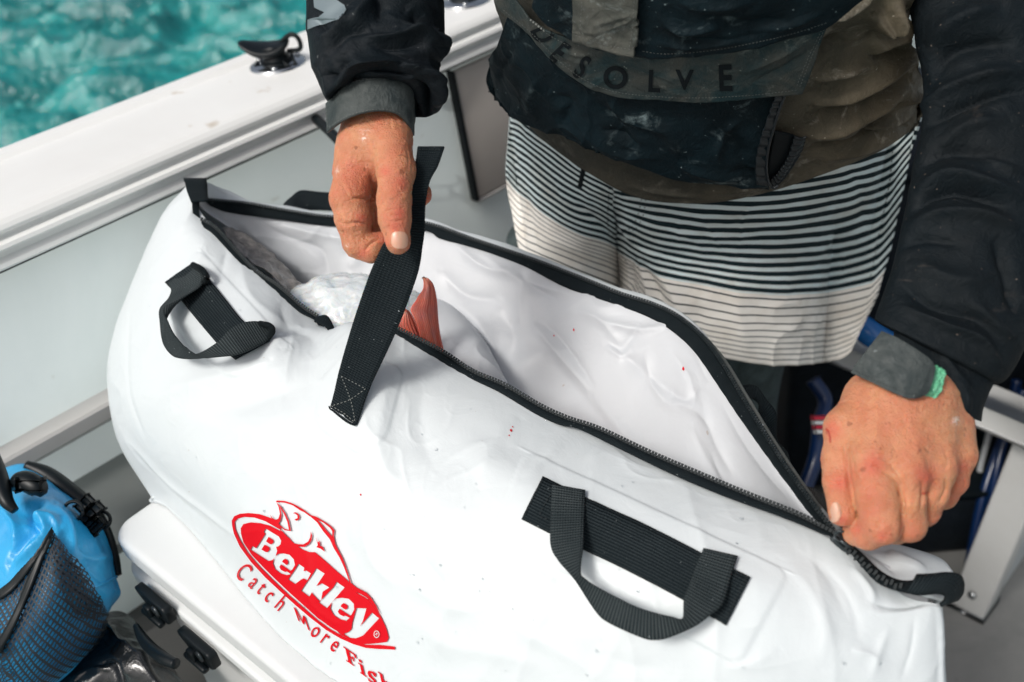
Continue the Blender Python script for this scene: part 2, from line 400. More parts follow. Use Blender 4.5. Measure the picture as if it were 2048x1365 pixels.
M['red'] = mat('red_print', (.60, .0, .008), .5, spec=.2)
M['redp'] = M['red']
M['thread'] = mat('thread_grey', (.16, .17, .16), .7)
M['thread_dark'] = mat('thread_dark', (.006, .01, .012), .8)
M['navy'] = m_cloth('navy_shell', (.0012, .0065, .0095), (.24, .31, .32), .56, .76, .66, 9)
M['sleeve'] = m_cloth('sleeve_shell', (.003, .007, .010), (.14, .15, .15), .6, .82, .62, 7, alt=(.007, .010, .013))
M['sleeveB'] = m_cloth('sleeve_shell_warm', (.003, .007, .010), (.16, .13, .11), .6, .84, .66, 6, alt=(.0055, .0085, .0105))
M['flap'] = m_cloth('flap_grey', (.062, .065, .058), (.28, .30, .27), .54, .72, .5, 12, alt=(.016, .036, .040))
M['cuff'] = m_cloth('cuff_grey', (.035, .045, .046), (.16, .18, .18), .5, .8, .42, 16, alt=(.07, .08, .078))
M['placket'] = m_cloth('placket_grey', (.07, .075, .066), (.34, .38, .37), .52, .72, .55, 16, alt=(.11, .11, .095))
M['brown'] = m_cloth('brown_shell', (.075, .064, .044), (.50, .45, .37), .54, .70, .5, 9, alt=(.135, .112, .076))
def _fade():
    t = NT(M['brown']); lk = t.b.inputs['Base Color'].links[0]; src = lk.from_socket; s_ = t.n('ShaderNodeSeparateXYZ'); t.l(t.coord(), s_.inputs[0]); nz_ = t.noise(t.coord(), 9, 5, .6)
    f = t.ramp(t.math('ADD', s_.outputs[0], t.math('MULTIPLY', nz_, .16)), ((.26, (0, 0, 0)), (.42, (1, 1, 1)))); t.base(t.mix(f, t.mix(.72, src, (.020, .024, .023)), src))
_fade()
M['letter'] = mat('black_letter', (.003, .006, .008), .8, spec=.2)
M['pipe'] = mat('pocket_binding', (.005, .009, .012), .45, coat=.1)
M['logo_grey'] = mat('reflective_grey', (.20, .25, .27), .35, metal=.3)
M['leg'] = m_cloth('legging', (.05, .066, .068), None, rough=.8, scale=20)
M['felt'] = m_cloth('green_velcro', (.10, .34, .20), (.4, .7, .55), .45, .7, .9, 90)
def m_skin():
    m_ = mat('skin', (.58, .28, .16), .42, spec=.4, sss=(.0028, (1.0, .35, .2))); t = NT(m_); co = t.coord()
    c = t.mix(t.ramp(t.noise(co, 38, 3, .5), ((.35, (0, 0, 0)), (.68, (1, 1, 1)))), (.62, .30, .165), (.57, .195, .115))
    c = t.mix(t.math('MULTIPLY', t.ramp(t.noise(co, 210, 5, .7), ((.4, (0, 0, 0)), (.75, (1, 1, 1)))), .6), c, (.48, .17, .075))
    fr = t.ramp(t.noise(co, 160, 1, .4), ((.70, (0, 0, 0)), (.75, (1, 1, 1)))); c = t.mix(t.math('MULTIPLY', fr, .6), c, (.24, .08, .04))
    a = t.n('ShaderNodeAttribute', attribute_name='flush'); c = t.mix(a.outputs['Fac'], c, (.60, .13, .085))
    a2 = t.n('ShaderNodeAttribute', attribute_name='cut'); c = t.mix(a2.outputs['Fac'], c, (.38, .004, .004)); 
    a3 = t.n('ShaderNodeAttribute', attribute_name='chalk'); c = t.mix(t.math('MULTIPLY', a3.outputs['Fac'], t.ramp(t.noise(co, 500, 3), ((.45, (0, 0, 0)), (.6, (1, 1, 1))))), c, (.85, .75, .7)); t.base(c)
    v = t.n('ShaderNodeTexVoronoi', feature='DISTANCE_TO_EDGE'); v.inputs['Scale'].default_value = 480; t.l(co, v.inputs['Vector'])
    b = t.bump(v.outputs['Distance'], .8, .0012); b = t.bump(t.noise(co, 420, 4, .6), .6, .0008, b); t.bump(t.noise(co, 110, 5, .65, .5), .55, .002, b)
    t.rough(t.ramp(t.noise(co, 90, 3), ((.3, (.44, .44, .44)), (.7, (.64, .64, .64))))); return m_
M['skin'] = m_skin()
M['nail'] = mat('nail', (.72, .40, .29), .35, spec=.5, coat=.1, sss=(.003, (1, .5, .4)))
M['stripe'] = None
# ================================================================= the setting
def m_sea():
    m_ = mat('sea', (.0, .20, .20), .04, spec=1.0); t = NT(m_); co = t.coord()
    c = t.mix(t.ramp(t.noise(co, 3.0, 4, .6, .5), ((.35, (0, 0, 0)), (.7, (1, 1, 1)))), (.0, .17, .175), (.004, .31, .30)); t.base(c)
    t.bump(t.noise(co, 12, 5, .6), .8, .05); return m_
ax1 = np.sinh(np.linspace(-5.2, 5.2, 420)) / np.sinh(5.2) * 900; g_ = np.stack(np.meshgrid(ax1, ax1, indexing='ij'), -1)
# fine water near the boat, coarser towards the horizon
ax1 = np.sign(np.linspace(-1, 1, 641)) * (np.abs(np.linspace(-1, 1, 641)) * 6 + np.abs(np.linspace(-1, 1, 641)) ** 9 * 1500)
g_ = np.stack(np.meshgrid(ax1 - 2.0, ax1 + 6.0, indexing='ij'), -1)
th = math.radians(20); xr = g_[..., 0] * math.cos(th) + g_[..., 1] * math.sin(th); yr = -g_[..., 0] * math.sin(th) + g_[..., 1] * math.cos(th)
w1 = fbm(np.stack([xr * 1.5, yr * 3.4, xr * 0 + 3.1], -1), 2); w2 = 1 - np.abs(vnoise(np.stack([xr * 2.6 + w1, yr * 5.6, xr * 0 + 9], -1))); w3 = 1 - np.abs(vnoise(np.stack([xr * 6 + w1, yr * 12, xr * 0 + 19], -1)))
hh = (w1 * .08 + w2 ** 2 * .15 + w3 ** 2 * .055) * np.clip(1.2 - np.hypot(g_[..., 0], g_[..., 1]) / 40, 0.0, 1)
sea = sheet('sea', np.dstack([g_, -.22 + hh]), m_sea(), kind='structure')

gd = np.array([.76356, .64573, 0]); gn = np.array([-.64573, .76356, 0]); ZU = np.array([0, 0, 1.0]); W0 = np.array([-.2092, 1.2403, .8501])
def BP(n_, g, z): return W0 + gn * n_ + gd * g + ZU * (z - W0[2])
def m_paint(name, col, tint, rough=.4, sc=4, spots=None):
    m_ = mat(name, col, rough); t = NT(m_); co = t.coord()
    c = t.mix(t.ramp(t.noise(co, sc, 6, .65, .6), ((.35, (0, 0, 0)), (.75, (1, 1, 1)))), col, tint)
    if spots: sp = t.ramp(t.noise(co, 26, 2, .5), ((.72, (0, 0, 0)), (.80, (1, 1, 1)))); c = t.mix(t.math('MULTIPLY', sp, .6), c, spots)
    t.base(c); t.bump(t.noise(co, 300, 3), .15, .0006); return m_
m_gel = m_paint('gelcoat_white', (.86, .87, .85), (.79, .79, .77), .3, 3, (.45, .36, .25))
m_gelside = m_paint('gelcoat_side', (.76, .73, .69), (.68, .65, .60), .4, 5)
m_hull = m_paint('hull_liner', (.72, .79, .78), (.63, .71, .70), .5, 3, (.34, .34, .27))
m_ledge = m_paint('ledge_paint', (.62, .60, .58), (.55, .53, .5), .5, 5)
m_beige = m_paint('beige_panel', (.60, .56, .51), (.54, .50, .46), .55, 3)
m_rub = mat('black_rubber', (.004, .007, .009), .55, spec=.25)
m_black = mat('black_plastic', (.003, .006, .008), .4, spec=.3)
m_steel = mat('stainless_steel', (.62, .64, .65), .18, metal=1)
m_deck = m_paint('deck_grey', (.27, .27, .26), (.19, .195, .19), .7, 6, (.12, .12, .12))
dk = np.array([BP(.02, -1.6, 0), BP(.02, 2.6, 0), BP(-2.3, 2.6, 0), BP(-2.3, -1.6, 0)])
deck = prism('deck', dk, (0, 0, -.03), m_deck, kind='structure')
for a_, b_ in (((1985, 1215), (2120, 1268)), ((1900, 1290), (2080, 1400))):      # seams between the deck plates
    A, B = onz(*a_, .002), onz(*b_, .002); t_ = (B - A) / np.linalg.norm(B - A)
boat = empty('boat', BP(0, 0, 0), 'white boat side with ribbed gunwale beside the green water', 'boat')
def extr(name, prof, g0, g1, mt, parent=boat, ng=2):
    """extrude an (n, z) profile along the gunwale"""
    pr = np.array(prof); G = np.stack([np.array([BP(n_, g, z) for n_, z in pr]) for g in np.linspace(g0, g1, ng)], 0)
    return loft(name, G, mt, parent)
zb = .850
# gunwale: rounded cap and ribbed inner face
cap = [(.006, zb + .0)]
pr = [(0.0, zb + .001), (-.010, zb + .003), (-.012, zb + .006), (-.010, zb + .010), (-.001, zb + .013), (.0, zb + .019), (-.008, zb + .022), (-.011, zb + .025), (-.009, zb + .029), (.001, zb + .032), (.002, zb + .036), (-.003, zb + .039), (-.003, zb + .042), (.0, zb + .046), (.005, zb + .050), (.012, zb + .053), (.03, zb + .054), (.10, zb + .055), (.150, zb + .055), (.158, zb + .060), (.178, zb + .060), (.190, zb + .053), (.196, zb + .035), (.196, zb - .02), (.17, zb - .03), (.02, zb - .012)]
ga = extr('gunwale', pr, -1.8, 2.8, m_gel); ga.data.polygons.foreach_set('use_smooth', [False] * len(ga.data.polygons))
extr('shade_line', [(0.003, zb - .0005), (.008, zb - .0005), (.008, zb - .005), (.003, zb - .005)], -1.8, 2.8, m_rub)  # thin black strip standing in for the shading line under the gunwale
extr('side_liner', [(.012, zb - .005), (.030, zb - .005), (.030, .0), (.012, .0)], -1.8, 2.8, m_hull)
extr('outer_hull', [(.165, zb - .02), (.18, zb - .02), (.14, -.35), (.12, -.35)], -1.8, 2.8, m_gel)
lg_ = extr('side_ledge', [(-.014, .640), (-.011, .6435), (.014, .646), (.014, .600), (-.011, .620), (-.014, .623)], -1.8, .10, m_ledge); lg_.data.polygons.foreach_set('use_smooth', [False] * len(lg_.data.polygons))
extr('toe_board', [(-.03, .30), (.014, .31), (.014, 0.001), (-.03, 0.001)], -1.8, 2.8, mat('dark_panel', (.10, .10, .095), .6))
extr('shadow_shelf', [(-.10, .52), (.013, .55), (.013, .535), (-.10, .505)], -1.8, .0, mat('shadow_grey', (.30, .32, .31), .6))  # dark grey shelf added in place of the shadow below the side panel
# vertical rib at the far left, recessed beige panel with dark edging further forward
for g0, nm in ((-.60, 'rib'),):
    prism(nm, [BP(.0115, g0, .645), BP(.0115, g0 + .04, .645), BP(.0115, g0 + .04, zb - .02), BP(.0115, g0, zb - .02)], -gn * .012, m_ledge, boat, .003)
prism('side_panel', [BP(.010, .236, .840), BP(.010, 1.2, .840), BP(.010, 1.2, .631), BP(.010, .246, .631)], -gn * .010, m_beige, boat, .002)
prism('panel_edging', [BP(.011, .230, .842), BP(.011, .236, .842), BP(.011, .2465, .629), BP(.011, .240, .629)], -gn * .014, m_rub, boat, .001)
prism('panel_edging', [BP(.011, .2467, .629), BP(.011, 1.2, .629), BP(.011, 1.2, .6245), BP(.011, .2467, .6245)], -gn * .012, m_ledge, boat, .001)
tube('strut', [P(632, 238, 1.285), P(668, 272, 1.245), P(720, 330, 1.20)], .0065, m_black, boat, ns=12)
# starboard side
G2 = []
def extr2(name, prof, mt): 
    pr_ = np.array(prof); G = np.stack([np.array([BP(-2.3 - n_, g, z) for n_, z in pr_]) for g in (-1.6, 2.6)], 0); return loft(name, G, mt, boat)
extr2('gunwale', pr, m_gel); extr2('side_liner', [(.012, zb - .005), (.030, zb - .005), (.030, 0), (.012, 0)], m_hull)
for g in (2.6,): prism('bulkhead', [BP(.02, g, 0), BP(-2.3, g, 0), BP(-2.3, g, zb), BP(.02, g, zb)], gd * .03, m_hull, boat)

def disc(name, c, r0, h0, prof, mt, parent, nrm=ZU, n=32, sx=1.0):
    """lathe: prof is a list of (radius, height) about c"""
    X = np.cross(nrm, [0.3, 1, 0.1]); X /= np.linalg.norm(X); Y = np.cross(nrm, X); a = np.linspace(0, 2 * np.pi, n, endpoint=False)
    rings = np.array([[c + nrm * h + X * r * math.cos(t) + Y * r * math.sin(t) * sx for t in a] for r, h in prof]); return loft(name, rings, mt, parent)
# rod holder on the gunwale: chrome flange, black neck, wide black cap with a loop
zc = zb + .055
def rodholder(x, y, label, cap_open=True):
    c = onz(x, y, zc); e = empty('rod_holder', c, label, 'rod holder', 'rod holders set in the gunwale')
    disc('flange', c, 0, 0, [(.001, .0035), (.022, .004), (.036, .003), (.039, .001), (.039, -.004)], m_steel, e)
    for k in range(3):
        a = k * 2.1 + .5; disc('screw', c + np.array([math.cos(a), math.sin(a), 0]) * .030, 0, 0, [(.0005, .0065), (.004, .006), (.0045, .003)], m_steel, e, n=10)
    disc('tube_mouth', c, 0, 0, [(.0005, .004), (.019, .0042), (.020, .006), (.022, .006), (.023, .0035)], m_black, e)
    if cap_open:
        nn = np.array([-.15, -.12, 1.0]); nn /= np.linalg.norm(nn)
        disc('neck', c, 0, 0, [(.019, .003), (.018, .010), (.014, .014), (.015, .020), (.020, .026)], m_black, e)
        # wide oval plug tilted back on the neck
        X = RT - nn * (RT @ nn); X /= np.linalg.norm(X); Y = np.cross(nn, X); a = np.linspace(0, 2 * np.pi, 40, endpoint=False); cc = c + nn * .024 - X * .006
        rings = np.array([[cc + nn * (h - .012 * (abs(r * math.cos(t)) / .034) ** 2 * (-1) + (.006 * -math.cos(t) * r / .03)) + X * r * math.cos(t) + Y * r * .60 * math.sin(t) for t in a] for r, h in ((.001, .0045), (.014, .0042), (.028, .003), (.033, .001), (.034, -.002), (.031, -.005), (.018, -.009), (.010, -.012))])
        loft('plug', rings, m_black, e)
        R_ = [cc + X * .022 + nn * .004, cc + X * .040 + nn * .012 - Y * 0.002, cc + X * .049 + nn * .006 - Y * .006, cc + X * .045 - nn * .009 - Y * .004, cc + X * .026 - nn * .010]
        tube('loop', R_, .0032, m_rub, e, ns=40)
        for k in range(5): tube('lanyard', [c + X * .012 * (k - 2) + nn * .010, c + X * .014 * (k - 2) - Y * .014 + nn * .006, c + X * .010 * (k - 1) - Y * .018 + nn * .002], .002, m_rub, e, n=8)
    return e
rodholder(556, 128, 'chrome rod holder on the gunwale with a tilted black cap')
rodholder(930, 2, 'bare chrome rod holder flange at the top edge behind the sleeve', False)
# small dark bracket at the left edge of the side liner
br = tag(box('wall_bracket', P(-8, 752, 1.16), (.018, .018, .012), (gd, ZU, gn), m_black, bev=.003), 'small dark bracket on the grey liner at the left edge', 'bracket')

# ---------------------------------------------------------------- cooler
e1 = np.array([.700, -.714, 0]); e2 = np.array([.714, .700, 0]); LZ = .65
LA = onz(213, 1062, LZ)
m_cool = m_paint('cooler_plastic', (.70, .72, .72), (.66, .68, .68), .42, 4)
m_coolshade = m_paint('cooler_shade', (.60, .61, .60), (.55, .56, .55), .5, 4)  # darker copy of the lid plastic, shade put into its colour
cool = empty('cooler', np.array([LA[0], LA[1], .0]) + e1 * .31 + e2 * .18, 'large white cooler under the bag with black latches', 'cooler')
def rslab(name, o0, L, Wd, z0, z1, r, mt, parent, bev=.008, inset=0.0, flare=0.0):
    """slab with rounded plan corners and rounded edges"""
    ring = []
    for cx_, cy_, a0 in ((r, r, 180), (L - r, r, 270), (L - r, Wd - r, 0), (r, Wd - r, 90)):
        for k in range(9): a = math.radians(a0 + k * 90 / 8); ring.append((cx_, cy_, math.cos(a), math.sin(a)))
    def R_(z, s): return np.array([o0 + e1 * (cx_ + (r + s) * ca) + e2 * (cy_ + (r + s) * sa) + ZU * z for cx_, cy_, ca, sa in ring])
    b = bev; rr = [R_(z0, -inset - b * .3), R_(z0 + b * .3, -inset), R_(z0 + b * .3 + .0015, -inset), R_(z1 - b - .0016, -inset + flare), R_(z1 - b - .0001, -inset + flare)] + [R_(z1 - b + b * math.sin(t), -inset + flare - b * (1 - math.cos(t))) for t in np.linspace(.25, math.pi / 2, 5)] + [R_(z1 + .0001, -inset + flare - b - .0016), R_(z1 + .0002, -r * .75 - .001)]
    return loft(name, np.array(rr), mt, parent)
o0 = LA * np.array([1, 1, 0])
rslab('lid', o0, .62, .36, LZ - .026, LZ, .026, m_cool, cool, .007)
rslab('lid_rim', o0, .62, .36, LZ - .046, LZ - .0262, .022, m_coolshade, cool, .003, .008)
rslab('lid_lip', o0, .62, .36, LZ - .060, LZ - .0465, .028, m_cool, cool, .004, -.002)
rslab('cooler_body', o0, .62, .36, .02, LZ - .0605, .05, m_coolshade, cool, .004, .012)
for a in (.08, .54):
    for b in (.06, .30): box('foot', o0 + e1 * a + e2 * b + ZU * .01, (.03, .02, .010), (e1, e2, ZU), m_rub, cool)
def latch(t, dz, flip=0):
    c = o0 + e1 * t - e2 * .004 + ZU * (LZ - .052 + dz)
    k = .62; pl = [c + e1 * a * k + ZU * b * k for a, b in ((-.045, .016), (-.028, .018), (.040, .018), (.046, .012), (.046, -.014), (.036, -.022), (-.010, -.022), (-.040, .004))]
    p_ = prism('latch', pl, -e2 * .010, m_black, cool, .002)
    box('latch_grip', c - e2 * .013 + ZU * (-.014), (.018, .004, .0035), (e1, e2, ZU), m_black, p_, .0025)
    box('latch_stem', c - e2 * .012 + ZU * (-.007) - e1 * .003, (.006, .004, .008), (e1, e2, ZU), m_black, p_, .002)
    disc('latch_pin', c - e2 * .0105 + e1 * .012 + ZU * .002, 0, 0, [(.0005, .003), (.006, .0025), (.0065, 0)], m_slider if 'm_slider' in globals() else M['slider'], p_, nrm=-e2, n=16)
latch(.078, .004); latch(.145, -.014)
tube('carry_strap', [P(272, 1252, .975), P(284, 1275, .96), P(303, 1298, .94), (P(330, 1318, .915)), P(352, 1328, .905)], [.003, .005, .006, .006, .005], m_black, cool, ns=40)

# ---------------------------------------------------------------- backpack and black bag, lower left
m_blue = mat('blue_tarpaulin', (.012, .30, .72), .42, coat=.12, coatr=.2); t = NT(m_blue); co = t.coord(); t.base(t.mix(t.ramp(t.noise(co, 9, 4), ((.35, (0, 0, 0)), (.7, (1, 1, 1)))), (.010, .27, .60), (.03, .40, .74))); t.bump(t.noise(co, 40, 4, .6, 1), .4, .004)
def m_net():
    m_ = mat('net_fabric', (.004, .010, .018), .6); t = NT(m_); co = t.coord(uv=True)
    mp = t.n('ShaderNodeMapping'); mp.inputs['Rotation'].default_value = (0, 0, .35); t.l(co, mp.inputs[0]); s = t.n('ShaderNodeSeparateXYZ'); t.l(mp.outputs[0], s.inputs[0])
    a = t.math('ABSOLUTE', t.math('SINE', t.math('MULTIPLY', s.outputs[0], 3.1416 / .0060))); b = t.math('ABSOLUTE', t.math('SINE', t.math('MULTIPLY', s.outputs[1], 3.1416 / .0042)))
    h = t.math('MULTIPLY', t.math('GREATER_THAN', a, .50), t.math('GREATER_THAN', b, .60)); al = t.math('SUBTRACT', 1.0, t.math('MULTIPLY', h, .92)); t.l(al, t.b.inputs['Alpha']); return m_
bp = empty('backpack', P(90, 1300, 1.0), 'bright blue waterproof backpack with black net pocket beside the cooler', 'backpack')
ctrl = P3([[(-60, 945, 1.10), (0, 938, 1.09), (60, 930, 1.09), (135, 983, 1.08), (182, 1018, 1.07)],
           [(-60, 1030, 1.0), (20, 1000, 1.0), (110, 1012, .99), (175, 1050, 1.01), (218, 1075, 1.05)],
           [(-60, 1180, .97), (20, 1130, .96), (120, 1100, .95), (190, 1130, .98), (236, 1148, 1.03)],
           [(-60, 1330, .96), (20, 1290, .94), (110, 1240, .94), (190, 1210, .97), (246, 1192, 1.02)],
           [(-60, 1460, 1.0), (20, 1440, .98), (120, 1350, .98), (190, 1275, 1.0), (206, 1232, 1.05)],
           [(-60, 1480, 1.15), (20, 1460, 1.15), (120, 1380, 1.15), (190, 1300, 1.16), (200, 1250, 1.18)]])
G = cr1(cr1(ctrl, 160, 0), 160, 1); q = px(G)
bf = [([(60, 1010), (95, 1060), (60, 1110), (20, 1130)], 12, .012), ([(95, 1000), (60, 1030), (85, 1075)], 8, -.010), ([(100, 1060), (60, 1075), (15, 1150)], 9, -.008),
      ([(0, 1010), (40, 1060), (30, 1110)], 10, .010), ([(110, 1010), (140, 1060), (150, 1120)], 10, .007), ([(150, 1100), (190, 1120), (225, 1110)], 9, .006), ([(160, 1090), (200, 1160), (235, 1180)], 12, -.006), ([(60, 1050), (100, 1040), (120, 1060)], 7, .009)]
bpb = sheet('bag_body', G, m_blue, bp, .003, disp=folds(q, bf) + .003 * fbm(G * 25, 2) + .0018 * crinkle(G, 22))
bvp = bvh_of(bpb)
drape_sheet('net_pocket', [(-55, 1215), (0, 1196), (34, 1172), (68, 1125), (106, 1063)], [(-55, 1440), (20, 1420), (120, 1345), (195, 1275), (208, 1228)], bvp, .005, m_net(), bp, 60, 60, .0)
drape_sheet('net_pocket_wing', [(106, 1063), (140, 1110), (180, 1175), (208, 1228)], [(104, 1066), (110, 1150), (150, 1230), (206, 1230)], bvp, .0065, m_net(), bp, 20, 30, .0)
drape_sheet('pocket_binding', [(-55, 1208), (0, 1188), (32, 1164), (64, 1118), (100, 1058)], [(-55, 1224), (0, 1206), (38, 1181), (75, 1132), (108, 1068)], bvp, .008, m_black, bp, 4, 60, .002)
drape_sheet('pocket_strap', [(98, 1075), (60, 1180), (20, 1260), (-10, 1300)], [(108, 1078), (70, 1188), (30, 1270), (2, 1315)], bvp, .009, m_black, bp, 4, 40, .002)
drape_sheet('seam_tape', [(178, 1178), (205, 1166), (232, 1152)], [(180, 1182), (206, 1170), (234, 1156)], bvp, .002, m_blue, bp, 3, 20, .001)
tube('edge_piping', [P(52, 930, 1.085), P(95, 950, 1.085), P(140, 985, 1.075), P(182, 1018, 1.065), P(210, 1060, 1.055), P(228, 1110, 1.045), P(236, 1150, 1.035)], [.005, .009, .010, .008, .006, .005, .004], m_black, bp, ns=60)
tube('top_strap', [P(-30, 900, 1.0), P(-5, 955, .98), P(12, 1000, .965), P(30, 1022, .962)], [.011, .010, .007, .004], m_black, bp, ns=40)
tube('top_strap', [P(20, 975, .985), P(45, 962, .98), P(75, 975, .975), P(88, 990, .975)], [.004, .010, .010, .004], m_black, bp, ns=30)
box('buckle', P(62, 970, .972), (.012, .005, .004), (RT, UP, FW), m_black, bp, .003)
def ring3(name, c, r, tr, mt, parent, X, Y, sx=1.0, n=36):
    a = np.linspace(0, 2 * np.pi, n + 1); tube(name, np.array([c + X * r * math.cos(t) * sx + Y * r * math.sin(t) for t in a]), tr, mt, parent, n=8, ns=n + 1)
ring3('strap_ring', P(147, 1022, 1.0), .0095, .0019, m_black, bp, RT, UP); ring3('strap_ring', P(204, 1040, 1.02), .0085, .0019, m_black, bp, RT, UP)
for x, y in ((170, 1008), (178, 1030), (190, 1022), (196, 1052), (183, 1050)): box('strap_adjuster', P(x, y, 1.01), (.008, .005, .004), ((RT + UP) / 1.414, (UP - RT) / 1.414, FW), m_black, bp, .002)

m_vin = mat('black_vinyl', (.010, .012, .014), .22, coat=.5); t = NT(m_vin); t.bump(t.noise(t.coord(), 30, 5, .6, 1), .5, .006)
ctrl = P3([[(60, 1330, 1.10), (150, 1285, 1.10), (215, 1230, 1.09), (262, 1236, 1.09), (300, 1290, 1.08), (350, 1345, 1.06)],
           [(60, 1360, 1.02), (150, 1310, 1.03), (215, 1262, 1.04), (265, 1275, 1.03), (305, 1325, 1.02), (372, 1390, 1.01)],
           [(60, 1420, .99), (160, 1370, .99), (215, 1330, .99), (270, 1330, .985), (320, 1370, .98), (390, 1450, .98)],
           [(60, 1500, 1.02), (160, 1480, 1.0), (215, 1450, 1.0), (280, 1440, .99), (330, 1460, .99), (400, 1520, 1.0)]])
G = cr1(cr1(ctrl, 70, 0), 90, 1); q = px(G)
vb = sheet('black_bag', G, m_vin, None, .004, disp=folds(q, [([(150, 1345), (215, 1320), (235, 1345), (250, 1400)], 5, -.006), ([(215, 1240), (245, 1290), (290, 1320)], 6, .006), ([(225, 1300), (270, 1290), (300, 1330)], 10, .006), ([(140, 1365), (180, 1335), (222, 1340)], 4, .005)]) + .004 * fbm(G * 18, 3))
tag(vb, 'shiny black vinyl bag wedged between the blue backpack and cooler', 'bag')
# ================================================================= the fish bag
bag = empty('fish_bag', onz(900, 1200, LZ), 'big open white insulated bag with black zip and handles', 'bag')
FC = [ # columns of the front panel: lip -> base; base point goes down onto the cooler lid
 [(388, 366, 1.085), (350, 430, 1.13), (300, 560, 1.17), (255, 690, 1.19), (250, 790, 1.19), (275, 900, 1.17), (345, 1002, None)],
 [(376, 368, 1.06), (322, 440, 1.07), (262, 570, 1.08), (222, 690, 1.085), (217, 790, 1.085), (242, 895, 1.065), (306, 1003, None)],
 [(392, 378, 1.045), (348, 450, 1.03), (296, 570, 1.02), (258, 690, 1.015), (256, 800, 1.0), (282, 905, 1.0), (345, 1022, None)],
 [(402, 425, 1.035), (396, 490, 1.005), (372, 580, .985), (345, 690, .965), (340, 810, .945), (360, 935, .945), (420, 1106, None)],
 [(468, 497, 1.01), (462, 545, .985), (448, 620, .955), (430, 720, .925), (428, 850, .905), (452, 1005, .895), (498, 1205, None)],
 [(555, 572, .985), (542, 612, .955), (528, 672, .92), (520, 770, .895), (520, 890, .875), (540, 1075, .86), (588, 1300, None)],
 [(648, 652, .965), (630, 672, .94), (616, 722, .90), (610, 805, .87), (612, 930, .85), (642, 1120, .832), (690, 1375, None)],
 [(722, 668, .955), (712, 652, .905), (705, 712, .868), (702, 815, .845), (708, 960, .825), (745, 1150, .805), (795, 1430, None)],
 [(798, 663, .93), (795, 695, .90), (796, 760, .865), (800, 860, .835), (812, 1000, .805), (850, 1180, .785), (900, 1480, None)],
 [(890, 708, .905), (885, 745, .88), (885, 810, .85), (890, 900, .82), (905, 1040, .785), (950, 1230, .765), (1000, 1520, None)],
 [(1010, 772, .875), (1002, 815, .85), (1000, 880, .82), (1005, 960, .79), (1025, 1090, .765), (1070, 1270, .745), (1110, 1550, None)],
 [(1180, 868, .835), (1170, 910, .812), (1162, 970, .785), (1165, 1040, .76), (1185, 1150, .742), (1225, 1310, .725), (1260, 1580, None)],
 [(1330, 938, .80), (1318, 980, .778), (1308, 1035, .755), (1308, 1100, .737), (1325, 1200, .72), (1360, 1350, .71), (1390, 1610, None)],
 [(1500, 1008, .765), (1488, 1050, .745), (1478, 1105, .725), (1476, 1165, .710), (1490, 1260, .70), (1520, 1390, .693), (1545, 1640, None)],
 [(1668, 1082, .735), (1656, 1120, .722), (1648, 1170, .710), (1645, 1230, .70), (1655, 1310, .692), (1680, 1420, .69), (1700, 1660, None)],
 [(1800, 1186, .718), (1794, 1212, .706), (1790, 1240, .700), (1790, 1290, .696), (1795, 1360, .692), (1810, 1450, .69), (1820, 1680, None)],
 [(1862, 1206, .706), (1866, 1222, .704), (1868, 1250, .702), (1868, 1300, .70), (1870, 1370, .697), (1872, 1460, .697), (1870, 1690, None)],
 [(1882, 1206, .712), (1885, 1225, .714), (1887, 1255, .716), (1888, 1305, .717), (1890, 1370, .717), (1889, 1460, .717), (1885, 1690, None)],
 [(1880, 1190, .735), (1872, 1230, .765), (1865, 1260, .80), (1862, 1310, .83), (1862, 1370, .85), (1862, 1450, .86), (1860, 1600, None)]]
def col3(c):
    r = [P(x, y, d) if d is not None else onz(x, y, LZ + .003) for x, y, d in c]; return r
FG = np.array([col3(c) for c in FC]).transpose(1, 0, 2)          # rows x cols x 3
G = cr1(cr1(FG, 260, 0), 560, 1)
